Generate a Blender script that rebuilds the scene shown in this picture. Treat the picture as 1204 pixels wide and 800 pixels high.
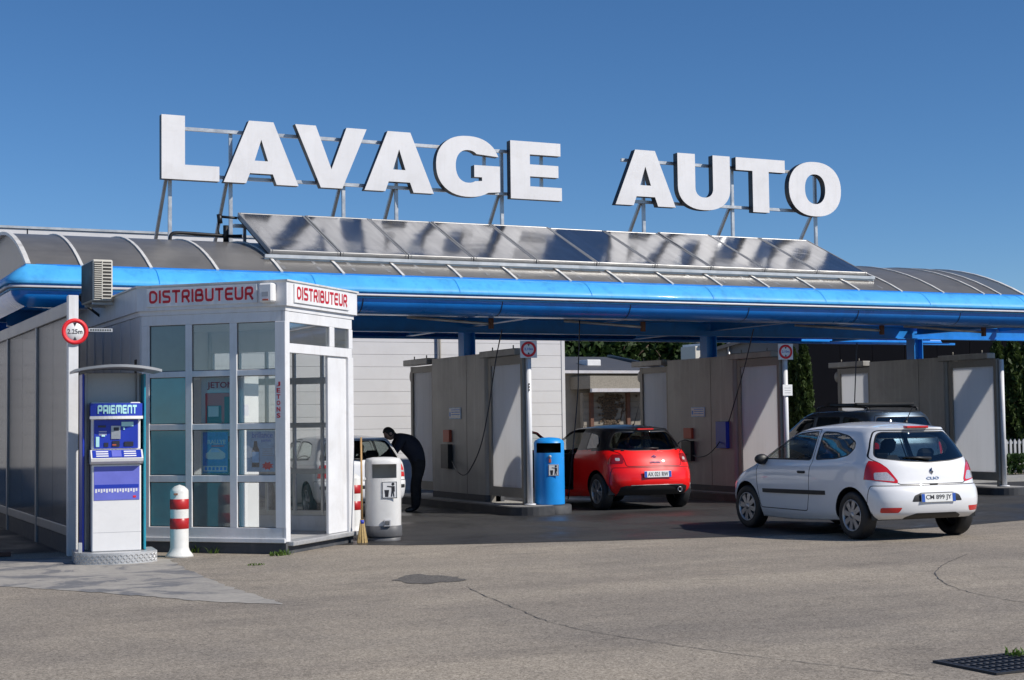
import bpy, bmesh, math, random
import numpy as np
from mathutils import Vector, Matrix
from mathutils.bvhtree import BVHTree
for o in list(bpy.data.objects): bpy.data.objects.remove(o)
S = bpy.context.scene
COL = S.collection
R = math.radians
random.seed(7)
# ------------------------------------------------------------------ camera
# world: X along the canopy, Y away from the street, Z up
PW, PH, PF, EYE = 1204., 800., 1809., 1.6
YAW, PIT, ROLL = R(25.7), math.atan(96.6/1809.), R(0.75)
_f0 = Vector((math.sin(YAW), math.cos(YAW), 0)); _r0 = Vector((math.cos(YAW), -math.sin(YAW), 0)); _z = Vector((0, 0, 1))
CF = _f0*math.cos(PIT)+_z*math.sin(PIT)
_u = -_f0*math.sin(PIT)+_z*math.cos(PIT)
CR = _r0*math.cos(ROLL)-_u*math.sin(ROLL)
CU = _u*math.cos(ROLL)+_r0*math.sin(ROLL)
CC = Vector((0, 0, EYE))
cam = bpy.data.cameras.new('camera'); cam.sensor_width = 36; cam.lens = PF*36/PW; cam.clip_start = .1; cam.clip_end = 2000
camo = bpy.data.objects.new('camera', cam); COL.objects.link(camo)
m = Matrix((CR, CU, -CF)).transposed().to_4x4(); m.translation = CC
camo.matrix_world = m
S.camera = camo
S.render.resolution_x, S.render.resolution_y = 1024, 680
# ------------------------------------------------------------------ sky, sun, exposure
SUN = Vector((.83, -.92, 1.0)).normalized()           # direction towards the sun
w = bpy.data.worlds.new('World'); S.world = w; w.use_nodes = True
nt = w.node_tree; nt.nodes.clear()
sky = nt.nodes.new('ShaderNodeTexSky'); sky.sky_type = 'NISHITA'; sky.sun_disc = False
sky.sun_elevation = math.asin(SUN.z); sky.sun_rotation = math.atan2(SUN.x, SUN.y)
sky.altitude = 2200; sky.air_density = 1.0; sky.dust_density = .0; sky.ozone_density = 6.0
bg = nt.nodes.new('ShaderNodeBackground'); bg.inputs[1].default_value = .100
wo = nt.nodes.new('ShaderNodeOutputWorld')
hs_ = nt.nodes.new('ShaderNodeHueSaturation'); hs_.inputs['Saturation'].default_value = 1.12
nt.links.new(sky.outputs[0], hs_.inputs['Color']); nt.links.new(hs_.outputs[0], bg.inputs[0]); nt.links.new(bg.outputs[0], wo.inputs[0])
sl = bpy.data.lights.new('sun', 'SUN'); sl.energy = 4.7; sl.angle = R(.53); sl.color = (1, .945, .865)
so = bpy.data.objects.new('sun', sl); COL.objects.link(so)
so.rotation_euler = (-SUN).to_track_quat('-Z', 'Y').to_euler()
S.view_settings.view_transform = 'Standard'; S.view_settings.look = 'None'
S.view_settings.gamma = 1; S.view_settings.exposure = 0.0; S.view_settings.use_curve_mapping = False
S.render.engine = 'CYCLES'
S.cycles.max_bounces = 10; S.cycles.transparent_max_bounces = 16; S.cycles.caustics_reflective = False; S.cycles.caustics_refractive = False
# ------------------------------------------------------------------ pixel helpers (direction only; distance from a plane of the place)
def ray(x, y): return CF+CR*((x-PW/2)/PF)-CU*((y-PH/2)/PF)
def G(x, y, z=0.): d = ray(x, y); return CC+d*((z-EYE)/d.z)
def PY(x, y, Y): d = ray(x, y); return CC+d*(Y/d.y)
def PX(x, y, X): d = ray(x, y); return CC+d*(X/d.x)
def PL(x, y, p, n): d = ray(x, y); p = Vector(p); n = Vector(n); return CC+d*((p-CC).dot(n)/d.dot(n))
# ------------------------------------------------------------------ materials
MAT = {}
def nodes(name):
    m = bpy.data.materials.new(name); m.use_nodes = True
    t = m.node_tree; b = t.nodes['Principled BSDF']; MAT[name] = m
    return m, t, b
def L(t, a, b): t.links.new(a, b)
def noise(t, scale, detail=4, rough=.6, vec=None, dist=0):
    n = t.nodes.new('ShaderNodeTexNoise'); n.inputs['Scale'].default_value = scale; n.inputs['Detail'].default_value = detail
    n.inputs['Roughness'].default_value = rough; n.inputs['Distortion'].default_value = dist
    if vec: L(t, vec, n.inputs['Vector'])
    return n
def coords(t, scale=(1, 1, 1), kind='Object'):
    tc = t.nodes.new('ShaderNodeTexCoord'); mp = t.nodes.new('ShaderNodeMapping'); mp.inputs['Scale'].default_value = scale
    L(t, tc.outputs[kind], mp.inputs['Vector']); return mp.outputs[0]
def ramp(t, fac, stops):
    r = t.nodes.new('ShaderNodeValToRGB'); e = r.color_ramp.elements
    while len(e) > 1: e.remove(e[-1])
    e[0].position = stops[0][0]; e[0].color = (*stops[0][1], 1)
    for p, c in stops[1:]:
        k = e.new(p); k.color = (*c, 1)
    L(t, fac, r.inputs[0]); return r.outputs[0]
def mixc(t, fac, a, b, mode='MIX'):
    n = t.nodes.new('ShaderNodeMix'); n.data_type = 'RGBA'; n.blend_type = mode
    for s, v in ((n.inputs[0], fac), (n.inputs[6], a), (n.inputs[7], b)):
        if isinstance(v, (int, float)): s.default_value = v
        elif isinstance(v, tuple): s.default_value = (*v, 1) if len(v) == 3 else v
        else: L(t, v, s)
    return n.outputs[2]
def maprange(t, v, a, b, c, d):
    n = t.nodes.new('ShaderNodeMapRange')
    L(t, v, n.inputs[0])
    for i, x in enumerate((a, b, c, d)): n.inputs[1+i].default_value = x
    return n.outputs[0]
def bump(t, b, h, strength=.3, dist=.01):
    n = t.nodes.new('ShaderNodeBump'); n.inputs['Strength'].default_value = strength; n.inputs['Distance'].default_value = dist
    L(t, h, n.inputs['Height']); L(t, n.outputs[0], b.inputs['Normal']); return n
def plain(name, col, rough=.5, metal=0., var=.12, vscale=3., coat=0., bumpy=0., bscale=40., spec=.5, dirt=None, streak=None):
    m, t, b = nodes(name)
    v = coords(t)
    n = noise(t, vscale, 5, .65, v)
    lo = tuple(max(0, c*(1-var)) for c in col); hi = tuple(min(1, c*(1+var*.8)) for c in col)
    c = ramp(t, n.outputs[0], [(.3, lo), (.7, hi)])
    if dirt:
        n3 = noise(t, dirt[1], 6, .7, v, .6)
        f = maprange(t, n3.outputs[0], .5, .75, 0, dirt[2]); c = mixc(t, f, c, dirt[0])
    if streak:
        n4 = noise(t, 1., 6, .7, coords(t, streak[1]))
        c = mixc(t, maprange(t, n4.outputs[0], .5, .72, 0, streak[2]), c, streak[0])
    L(t, c, b.inputs['Base Color'])
    b.inputs['Metallic'].default_value = metal; b.inputs['Specular IOR Level'].default_value = spec
    r = maprange(t, n.outputs[0], .3, .7, max(0.02, rough*.85), min(1, rough*1.15)); L(t, r, b.inputs['Roughness'])
    b.inputs['Coat Weight'].default_value = coat; b.inputs['Coat Roughness'].default_value = .03
    if bumpy:
        n2 = noise(t, bscale, 3, .6, v); bump(t, b, n2.outputs[0], bumpy, .01)
    return m
def glass(name, tint=(.55, .6, .6), rough=.0, gl=(1, 1, 1), base=.06, film=None, filmw=0.):
    m = bpy.data.materials.new(name); m.use_nodes = True; t = m.node_tree; t.nodes.clear(); MAT[name] = m
    o = t.nodes.new('ShaderNodeOutputMaterial'); mx = t.nodes.new('ShaderNodeMixShader')
    tr = t.nodes.new('ShaderNodeBsdfTransparent'); tr.inputs[0].default_value = (*tint, 1)
    g = t.nodes.new('ShaderNodeBsdfGlossy'); g.inputs['Roughness'].default_value = rough; g.inputs[0].default_value = (*gl, 1)
    fr = t.nodes.new('ShaderNodeFresnel'); ge = t.nodes.new('ShaderNodeNewGeometry')
    L(t, maprange(t, ge.outputs['Backfacing'], 0, 1, 1.5, 1/1.5), fr.inputs[0])     # thin pane: same index from both sides
    f = maprange(t, fr.outputs[0], 0, 1, base, 1)
    L(t, f, mx.inputs[0]); L(t, g.outputs[0], mx.inputs[2])
    if film:
        d = t.nodes.new('ShaderNodeBsdfDiffuse'); d.inputs[0].default_value = (*film, 1)
        m2 = t.nodes.new('ShaderNodeMixShader')
        n = noise(t, 1.3, 4, .6, coords(t)); L(t, maprange(t, n.outputs[0], .3, .7, filmw*.75, min(1, filmw*1.2)), m2.inputs[0])
        L(t, tr.outputs[0], m2.inputs[1]); L(t, d.outputs[0], m2.inputs[2]); L(t, m2.outputs[0], mx.inputs[1])
    else: L(t, tr.outputs[0], mx.inputs[1])
    L(t, mx.outputs[0], o.inputs[0]); return m
def translucent(name, col, tcol, tw, rough=.35, lines=None, var=.1, streak=0.):
    m = bpy.data.materials.new(name); m.use_nodes = True; t = m.node_tree; MAT[name] = m
    b = t.nodes['Principled BSDF']; o = t.nodes['Material Output']
    v = coords(t); n = noise(t, 2.2, 5, .65, v)
    c = ramp(t, n.outputs[0], [(.3, tuple(x*(1-var) for x in col)), (.7, tuple(min(1, x*(1+var)) for x in col))])
    if streak:
        n2 = noise(t, 1.0, 5, .7, coords(t, streak if isinstance(streak, tuple) else (9, 9, .5)))
        c = mixc(t, maprange(t, n2.outputs[0], .45, .75, 0, .45), c, tuple(x*.55 for x in col))
    L(t, c, b.inputs['Base Color']); b.inputs['Roughness'].default_value = rough
    if lines:
        wv = t.nodes.new('ShaderNodeTexWave'); wv.bands_direction = lines[0]; wv.inputs['Scale'].default_value = lines[1]
        L(t, v, wv.inputs['Vector']); bump(t, b, wv.outputs[0], lines[2], .004)
    tl = t.nodes.new('ShaderNodeBsdfTranslucent'); tl.inputs[0].default_value = (*tcol, 1)
    mx = t.nodes.new('ShaderNodeMixShader'); mx.inputs[0].default_value = tw
    L(t, b.outputs[0], mx.inputs[1]); L(t, tl.outputs[0], mx.inputs[2]); L(t, mx.outputs[0], o.inputs[0])
    return m

def asphalt(name, dark, light, wet=0., stain=.5):
    m, t, b = nodes(name)
    v = coords(t)
    vo = t.nodes.new('ShaderNodeTexVoronoi'); vo.inputs['Scale'].default_value = 150; L(t, v, vo.inputs['Vector'])
    vo2 = t.nodes.new('ShaderNodeTexVoronoi'); vo2.inputs['Scale'].default_value = 62; L(t, v, vo2.inputs['Vector'])
    c1 = mixc(t, .5, vo.outputs['Color'], vo2.outputs['Color'])
    bw = t.nodes.new('ShaderNodeRGBToBW'); L(t, c1, bw.inputs[0])
    c = ramp(t, bw.outputs[0], [(.18, dark), (.5, tuple((a+q)/2 for a, q in zip(dark, light))), (.82, light)])
    big = noise(t, .35, 5, .6, v, .5)
    c = mixc(t, 1., c, ramp(t, big.outputs[0], [(.3, (.80, .80, .81)), (.7, (1.12, 1.1, 1.06))]), 'MULTIPLY')
    tone = noise(t, 2.3, 6, .7, v)
    c = mixc(t, 1., c, ramp(t, tone.outputs[0], [(.3, (.90, .90, .91)), (.72, (1.07, 1.06, 1.05))]), 'MULTIPLY')
    st = noise(t, .9, 6, .62, coords(t, (1, 1.7, 1)), 1.2)
    c = mixc(t, maprange(t, st.outputs[0], .57, .72, 0, stain), c, tuple(x*.45 for x in dark))
    trk = noise(t, 1., 5, .6, coords(t, (.10, .9, 1)), .3)
    c = mixc(t, 1., c, ramp(t, trk.outputs[0], [(.36, (.84, .84, .85)), (.6, (1.05, 1.05, 1.04))]), 'MULTIPLY')
    L(t, c, b.inputs['Base Color'])
    if wet:
        wn = noise(t, .55, 4, .55, v, .4)
        L(t, maprange(t, wn.outputs[0], .42, .62, .82, .82-wet), b.inputs['Roughness'])
    else: b.inputs['Roughness'].default_value = .9
    b.inputs['Specular IOR Level'].default_value = .35
    bump(t, b, bw.outputs[0], .35 if not wet else .12, .01)
    return m
asphalt('asphalt', (.148, .127, .102), (.475, .420, .350), 0, .35)
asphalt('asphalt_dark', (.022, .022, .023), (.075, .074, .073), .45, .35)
asphalt('asphalt_patch', (.06, .056, .052), (.21, .195, .18), 0, .5)
# worn concrete with tarred patches
m, t, b = nodes('concrete_worn'); v = coords(t)
n1 = noise(t, .85, 9, .68, coords(t, (1, 1.25, 1)), .9); n2 = noise(t, 14, 6, .7, v)
c = ramp(t, n1.outputs[0], [(.40, (.40, .375, .335)), (.50, (.34, .32, .29)), (.545, (.19, .19, .195)), (.72, (.13, .135, .14))])
c = mixc(t, 1., c, ramp(t, n2.outputs[0], [(.3, (.8, .8, .8)), (.7, (1.12, 1.1, 1.08))]), 'MULTIPLY')
L(t, c, b.inputs['Base Color']); b.inputs['Roughness'].default_value = .85; bump(t, b, n2.outputs[0], .3, .01)

plain('white_frame', (.76, .76, .77), .35, var=.06, dirt=((.42, .38, .33), 2.2, .25), streak=((.48, .44, .39), (11., 11., .8), .28))
plain('white_panel_wall', (.66, .67, .69), .4, var=.06, dirt=((.4, .38, .35), 1.5, .25))
plain('letter_white', (.76, .75, .76), .5, var=.05, vscale=1.2, dirt=((.6, .58, .56), 3., .35), streak=((.60, .58, .55), (9., 9., .7), .25))
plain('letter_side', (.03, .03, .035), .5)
plain('galv', (.50, .51, .52), .42, .7, var=.2, vscale=6)
plain('alu_dark', (.34, .34, .34), .45, .5, var=.15, vscale=4, dirt=((.2, .18, .16), 3., .4))
plain('alu', (.62, .62, .61), .38, .6, var=.12, vscale=4, dirt=((.3, .27, .23), 3., .4))
plain('alu_white', (.74, .72, .68), .45, .1, var=.1, vscale=5, dirt=((.3, .25, .2), 4., .6))
plain('steel', (.33, .318, .30), .5, .15, var=.1, vscale=2., dirt=((.19, .18, .17), 1.4, .5), bumpy=.04, bscale=6, streak=((.50, .49, .47), (7., 7., .45), .5))
plain('steel_frame', (.26, .24, .21), .55, .15, var=.15, vscale=3.)
plain('checker', (.60, .60, .60), .35, .45, var=.12)
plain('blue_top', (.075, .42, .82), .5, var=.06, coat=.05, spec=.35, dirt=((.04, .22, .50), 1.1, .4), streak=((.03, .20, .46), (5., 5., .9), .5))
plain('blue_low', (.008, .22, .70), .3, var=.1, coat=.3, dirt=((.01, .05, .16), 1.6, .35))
plain('blue_beam', (.008, .22, .66), .38, var=.1, dirt=((.01, .05, .16), 2., .4))
plain('trim_white', (.52, .51, .53), .4, dirt=((.35, .2, .12), 3., .5))
plain('rubber', (.014, .014, .015), .6)
plain('black', (.012, .012, .013), .45)
plain('hose', (.012, .018, .035), .4)
plain('plinth', (.06, .065, .075), .7, var=.25, dirt=((.16, .15, .14), 3., .5))
plain('kerb', (.045, .046, .05), .65, var=.3, dirt=((.16, .155, .15), 2.5, .4))
plain('concrete', (.34, .33, .31), .85, var=.15, bumpy=.25, dirt=((.2, .19, .18), 1.2, .5))
plain('red_paint', (.46, .018, .02), .4, var=.1)
plain('red_text', (.50, .012, .025), .45, var=.05)
plain('bollard_white', (.72, .71, .68), .5, var=.07, dirt=((.35, .32, .28), 4., .45))
plain('bin_white', (.70, .69, .67), .42, var=.05, dirt=((.4, .38, .35), 3., .3))
plain('bin_grey', (.10, .10, .105), .5, dirt=((.3, .3, .3), 3., .25))
plain('bin_blue', (.012, .30, .80), .4, var=.06, dirt=((.02, .2, .5), 3., .4))
plain('teal', (.02, .30, .42), .4, var=.06)
plain('teal_glow', (.03, .36, .50), .5, var=.05)
plain('kiosk_white', (.82, .81, .80), .35, var=.04, dirt=((.5, .48, .45), 3., .2))
plain('kiosk_blue', (.018, .045, .42), .35, var=.1)
plain('kiosk_lilac', (.15, .17, .60), .45, var=.12)
plain('kiosk_dark', (.03, .03, .05), .3)
plain('print_mint', (.45, .80, .80), .5)
plain('print_white', (.78, .78, .80), .5)
plain('print_blue', (.05, .22, .70), .45, var=.35, vscale=14)
plain('print_lightblue', (.38, .58, .90), .45, var=.3, vscale=9)
plain('print_red', (.78, .02, .03), .5)
plain('orange', (.52, .10, .05), .5)
plain('hood_metal', (.42, .42, .42), .38, .5, var=.1)
plain('vent_cream', (.60, .57, .50), .5, var=.06)
plain('vent_dark', (.05, .045, .04), .6)
plain('wood', (.42, .25, .10), .55, var=.2)
plain('straw', (.50, .36, .16), .8, var=.25, vscale=30)
plain('rust', (.13, .06, .04), .8, var=.3, vscale=12)
plain('skin', (.42, .24, .17), .5)
plain('cloth_navy', (.012, .014, .026), .85, var=.2, vscale=9)
plain('cloth_black', (.008, .008, .010), .85, var=.2, vscale=9)
plain('hair', (.008, .006, .005), .6)
plain('shirt', (.10, .10, .13), .8)
plain('seat_cloth', (.035, .036, .04), .85)
plain('seat_grey', (.30, .30, .30), .8)
plain('car_inside', (.018, .018, .02), .8)
plain('paint_white', (.78, .78, .79), .38, var=.02, coat=1., spec=.4)
plain('paint_red', (.88, .006, .006), .4, var=.03, coat=.55, spec=.3)
plain('paint_black', (.008, .008, .010), .35, var=.03, coat=.25, spec=.25)
plain('paint_bluegrey', (.10, .14, .19), .3, .75, var=.03, coat=1.)
plain('paint_silver', (.50, .52, .54), .35, .5, var=.03, coat=1.)
plain('trim_black', (.018, .018, .019), .5)
plain('rim_silver', (.42, .42, .43), .35, .8, var=.1)
plain('chrome', (.75, .75, .76), .12, 1., var=.05)
plain('lamp_red', (.62, .012, .014), .12, var=.1, coat=1.)
plain('lamp_dark', (.30, .006, .008), .12, var=.1, coat=1.)
plain('lamp_clear', (.66, .62, .62), .12, .3, var=.25, vscale=60, coat=1.)
plain('plate_white', (.78, .78, .76), .45)
plain('plate_blue', (.02, .09, .42), .4)
plain('plate_ink', (.02, .02, .025), .5)
plain('cladding', (.66, .655, .665), .5, var=.05, vscale=.7, dirt=((.5, .48, .46), .9, .3))
plain('cladding_dark', (.008, .008, .011), .75, var=.2, spec=.12)
plain('render_wall', (.40, .37, .32), .9, var=.14, vscale=1.2, bumpy=.3, bscale=25, dirt=((.2, .19, .17), .8, .6))
plain('roughcast', (.27, .245, .205), .95, var=.25, vscale=22, bumpy=.6, bscale=40)
plain('block_wall', (.26, .235, .20), .95, var=.2, vscale=2.5, dirt=((.12, .11, .09), .9, .6))
plain('slate', (.070, .072, .080), .7, var=.15, vscale=1.5)
plain('house_grey', (.34, .33, .31), .9, var=.1)
plain('bark', (.09, .065, .045), .95, var=.3, vscale=8)
plain('soil', (.07, .055, .04), .95, var=.3)
plain('iron', (.045, .045, .05), .55, .5, var=.2)
plain('sign_white', (.78, .78, .78), .4)
plain('sign_grey', (.45, .45, .46), .4)
plain('floor_tile', (.55, .54, .52), .4, var=.05)
plain('tar', (.085, .08, .076), .7)
glass('glass_booth', (.90, .92, .92), .01, base=.04, film=(.62, .64, .64), filmw=.05)
glass('glass_frosted', (.35, .45, .45), .05, base=.06, film=(.26, .32, .32), filmw=.55)
glass('glass_teal', (.10, .50, .56), .05, base=.05, film=(.05, .43, .50), filmw=.75)
glass('glass_car', (.80, .85, .83), .01, base=.05)
glass('glass_car_mid', (.42, .47, .47), .01, base=.05)
glass('glass_car_dark', (.10, .12, .12), .01, base=.05)
translucent('vault', (.21, .20, .188), (.62, .60, .57), .30, .28, None, .14, (.6, 5., .6))
translucent('vault_clear', (.17, .19, .21), (.45, .5, .55), .3, .25, None, .1)
translucent('board', (.84, .84, .86), (.95, .95, .95), .56, .45, None, .03, (6., 6., .4))
translucent('polycarb', (.085, .098, .125), (.20, .23, .28), .2, .08, ('Y', 9., .25), .1, (6., 6., .3))
MAT['polycarb'].node_tree.nodes['Principled BSDF'].inputs['Specular IOR Level'].default_value = .16
# solar glass: wavy mirror-like absorber
m, t, b = nodes('solar_glass'); v = coords(t)
n1 = noise(t, .8, 2, .5, v, .3); n2 = noise(t, 9, 3, .6, coords(t, (1, .12, .12)))
c = ramp(t, n2.outputs[0], [(.3, (.30, .30, .31)), (.7, (.44, .44, .45))])
L(t, c, b.inputs['Base Color']); b.inputs['Metallic'].default_value = .95; b.inputs['Roughness'].default_value = .15
bump(t, b, n1.outputs[0], .24, .08)
# leaves
def leafmat(name, a, bcol, cc):
    m = bpy.data.materials.new(name); m.use_nodes = True; t = m.node_tree; MAT[name] = m
    b = t.nodes['Principled BSDF']; o = t.nodes['Material Output']
    n = noise(t, 1.4, 4, .6, coords(t)); c = ramp(t, n.outputs[0], [(.3, a), (.5, bcol), (.72, cc)])
    L(t, c, b.inputs['Base Color']); b.inputs['Roughness'].default_value = .6; b.inputs['Specular IOR Level'].default_value = .25
    tl = t.nodes.new('ShaderNodeBsdfTranslucent'); L(t, c, tl.inputs[0])
    mx = t.nodes.new('ShaderNodeMixShader'); mx.inputs[0].default_value = .3
    L(t, b.outputs[0], mx.inputs[1]); L(t, tl.outputs[0], mx.inputs[2]); L(t, mx.outputs[0], o.inputs[0])
leafmat('leaf_dark', (.018, .036, .012), (.034, .064, .018), (.062, .105, .026))
leafmat('leaf_mid', (.030, .060, .014), (.055, .10, .022), (.085, .14, .032))
leafmat('leaf_cypress', (.022, .042, .012), (.045, .075, .018), (.085, .12, .03))
leafmat('leaf_hedge', (.02, .045, .012), (.04, .08, .02), (.06, .11, .03))
leafmat('grass', (.06, .12, .02), (.10, .17, .03), (.14, .20, .05))
# ------------------------------------------------------------------ mesh builder
WM = {}
class MB:
    def __init__(s): s.v = []; s.f = []; s.mi = []; s.mats = []; s.cur = 0; s.sm = []; s.smooth = False
    def mat(s, name):
        if name not in s.mats: s.mats.append(name)
        s.cur = s.mats.index(name); return s
    def add(s, vs, fs):
        o = len(s.v); s.v += [tuple(v) for v in vs]
        for f in fs: s.f.append([i+o for i in f]); s.mi.append(s.cur); s.sm.append(s.smooth)
        return s
    def box(s, x0, y0, z0, x1, y1, z1):
        vs = [(x0, y0, z0), (x1, y0, z0), (x1, y1, z0), (x0, y1, z0), (x0, y0, z1), (x1, y0, z1), (x1, y1, z1), (x0, y1, z1)]
        return s.add(vs, [(3, 2, 1, 0), (4, 5, 6, 7), (0, 1, 5, 4), (1, 2, 6, 5), (2, 3, 7, 6), (3, 0, 4, 7)])
    def rbox(s, x0, y0, z0, x1, y1, z1, r=.01):
        # bevelled box: chamfer on all edges
        if x1 < x0: x0, x1 = x1, x0
        if y1 < y0: y0, y1 = y1, y0
        if z1 < z0: z0, z1 = z1, z0
        r = min(r, (x1-x0)*.45, (y1-y0)*.45, (z1-z0)*.45)
        bm = bmesh.new()
        vs = [bm.verts.new(p) for p in ((x0, y0, z0), (x1, y0, z0), (x1, y1, z0), (x0, y1, z0), (x0, y0, z1), (x1, y0, z1), (x1, y1, z1), (x0, y1, z1))]
        for f in ((3, 2, 1, 0), (4, 5, 6, 7), (0, 1, 5, 4), (1, 2, 6, 5), (2, 3, 7, 6), (3, 0, 4, 7)): bm.faces.new([vs[i] for i in f])
        bmesh.ops.bevel(bm, geom=bm.edges[:], offset=r, segments=1, profile=.5, affect='EDGES')
        bm.verts.index_update()
        s.add([v.co[:] for v in bm.verts], [[v.index for v in f.verts] for f in bm.faces]); bm.free(); return s
    def bar(s, p0, p1, wx, wy=None, up=(0, 0, 1), r=0):
        wy = wy or wx
        p0, p1 = Vector(p0), Vector(p1); d = (p1-p0).normalized(); u = Vector(up)
        if abs(d.dot(u)) > .98: u = Vector((0, 1, 0))
        a = d.cross(u).normalized(); b = a.cross(d).normalized()
        vs = []
        for p in (p0, p1):
            for i, j in ((-1, -1), (1, -1), (1, 1), (-1, 1)): vs.append(p+a*(i*wx/2)+b*(j*wy/2))
        return s.add(vs, [(3, 2, 1, 0), (4, 5, 6, 7), (0, 1, 5, 4), (1, 2, 6, 5), (2, 3, 7, 6), (3, 0, 4, 7)])
    def tube(s, pts, r, n=8, cap=True):
        pts = [Vector(p) for p in pts]; k = len(pts); rs = r if isinstance(r, (list, tuple)) else [r]*k
        vs = []; pa = None
        for i, p in enumerate(pts):
            d = (pts[min(i+1, k-1)]-pts[max(i-1, 0)]).normalized()
            if pa is None:
                u = Vector((0, 0, 1)) if abs(d.z) < .9 else Vector((1, 0, 0))
                a = d.cross(u).normalized()
            else: a = (pa-d*pa.dot(d)).normalized()
            pa = a; b = d.cross(a)
            for j in range(n):
                t = 2*math.pi*j/n; vs.append(p+(a*math.cos(t)+b*math.sin(t))*rs[i])
        fs = [(i*n+j, i*n+(j+1) % n, (i+1)*n+(j+1) % n, (i+1)*n+j) for i in range(k-1) for j in range(n)]
        sm = s.smooth; s.smooth = True; o = len(s.v); s.add(vs, fs); s.smooth = sm
        if cap:
            for f in (list(range(n))[::-1], [(k-1)*n+j for j in range(n)]):
                s.f.append([o+i for i in f]); s.mi.append(s.cur); s.sm.append(False)
        return s
    def lathe(s, prof, c=(0, 0, 0), n=24, axis='Z', a0=0, a1=2*math.pi):
        # prof: (r, h) list
        vs = []; full = abs(a1-a0-2*math.pi) < 1e-6; m_ = n if full else n+1
        for i in range(m_):
            t = a0+(a1-a0)*i/n
            for r, h in prof:
                x, y = r*math.cos(t), r*math.sin(t)
                p = (x, y, h) if axis == 'Z' else ((h, x, y) if axis == 'X' else (x, h, y))
                vs.append((p[0]+c[0], p[1]+c[1], p[2]+c[2]))
        k = len(prof); fs = []
        for i in range(n):
            for j in range(k-1):
                a, b = i*k+j, ((i+1) % m_)*k+j
                fs.append((a, b, b+1, a+1) if axis != 'Y' else (a, a+1, b+1, b))
        sm = s.smooth; s.smooth = True; s.add(vs, fs); s.smooth = sm
        return s
    def prism(s, poly, fn, d0, d1):
        # poly 2D (ccw), fn(u, v, d) -> 3D
        n = len(poly); vs = [fn(u, v, d0) for u, v in poly]+[fn(u, v, d1) for u, v in poly]
        fs = [list(range(n))[::-1], list(range(n, 2*n))]+[(i, (i+1) % n, (i+1) % n+n, i+n) for i in range(n)]
        return s.add(vs, fs)
    def xf(s, M):
        s.v = [tuple(M @ Vector(v)) for v in s.v]; return s
    def merge(s, o):
        off = len(s.v); s.v += o.v
        ix = []
        for mn in o.mats: s.mat(mn); ix.append(s.cur)
        for f, mi, sm in zip(o.f, o.mi, o.sm): s.f.append([i+off for i in f]); s.mi.append(ix[mi]); s.sm.append(sm)
        return s
    def mesh(s, name, inv=None):
        me = bpy.data.meshes.new(name)
        vs = [tuple(inv @ Vector(v)) for v in s.v] if inv is not None else s.v
        me.from_pydata(vs, [], s.f)
        for mn in s.mats: me.materials.append(MAT[mn])
        me.polygons.foreach_set('material_index', s.mi); me.polygons.foreach_set('use_smooth', s.sm)
        me.update()
        return me
    def build(s, name, parent=None, world=True, label=None, recalc=True):
        inv = WM[parent.name].inverted() if (parent is not None and world) else None
        me = s.mesh(name, inv)
        if recalc:
            bm = bmesh.new(); bm.from_mesh(me); bmesh.ops.recalc_face_normals(bm, faces=bm.faces); bm.to_mesh(me); bm.free()
        return link(name, me, parent, label)
def link(name, me, parent=None, label=None):
    o = bpy.data.objects.new(name, me); COL.objects.link(o)
    if parent is not None: o.parent = parent; WM[o.name] = WM[parent.name].copy()
    else: WM[o.name] = Matrix()
    if label: o['label'] = label
    return o
def tag(o, label=None, cat=None, group=None, kind=None):
    if label: o['label'] = label
    if cat: o['category'] = cat
    if group: o['group'] = group
    if kind: o['kind'] = kind
    return o
def thing(name, label, cat, loc=(0, 0, 0), rz=0, group=None):
    o = bpy.data.objects.new(name, None); COL.objects.link(o); o.empty_display_size = .2
    o.location = loc; o.rotation_euler = (0, 0, rz)
    WM[o.name] = Matrix.Translation(loc) @ Matrix.Rotation(rz, 4, 'Z')
    return tag(o, label, cat, group)
def rehome(o, loc):
    """a single-mesh thing: put its origin at its base"""
    M = Matrix.Translation(-Vector(loc)); o.data.transform(M); o.location = loc; WM[o.name] = Matrix.Translation(loc); return o
_TC = {}
def text_mb(txt, mat, height, width=None, bold=0., depth=.002, shear=0.):
    """letters as thin solids in the XZ plane facing -Y, lower left at the origin"""
    key = (txt, bold, shear)
    if key not in _TC:
        cu = bpy.data.curves.new('text', 'FONT'); cu.body = txt; cu.size = 1.; cu.extrude = .5; cu.offset = bold; cu.resolution_u = 3; cu.shear = shear
        ob = bpy.data.objects.new('text', cu); COL.objects.link(ob)
        dg = bpy.context.evaluated_depsgraph_get(); me = bpy.data.meshes.new_from_object(ob.evaluated_get(dg))
        vs = np.array([v.co[:] for v in me.vertices]); fs = [list(p.vertices) for p in me.polygons]
        bpy.data.objects.remove(ob); bpy.data.curves.remove(cu); bpy.data.meshes.remove(me)
        vs[:, :2] -= vs[:, :2].min(0); vs[:, 2] -= vs[:, 2].min(); vs[:, 2] /= max(vs[:, 2].max(), 1e-6)
        _TC[key] = (vs, fs)
    vs, fs = _TC[key]
    s = height/vs[:, 1].max(); sx = (width/vs[:, 0].max()) if width else s
    b = MB(); b.mat(mat)
    b.add([(v[0]*sx, -v[2]*depth, v[1]*s) for v in vs], fs)
    return b
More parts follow.
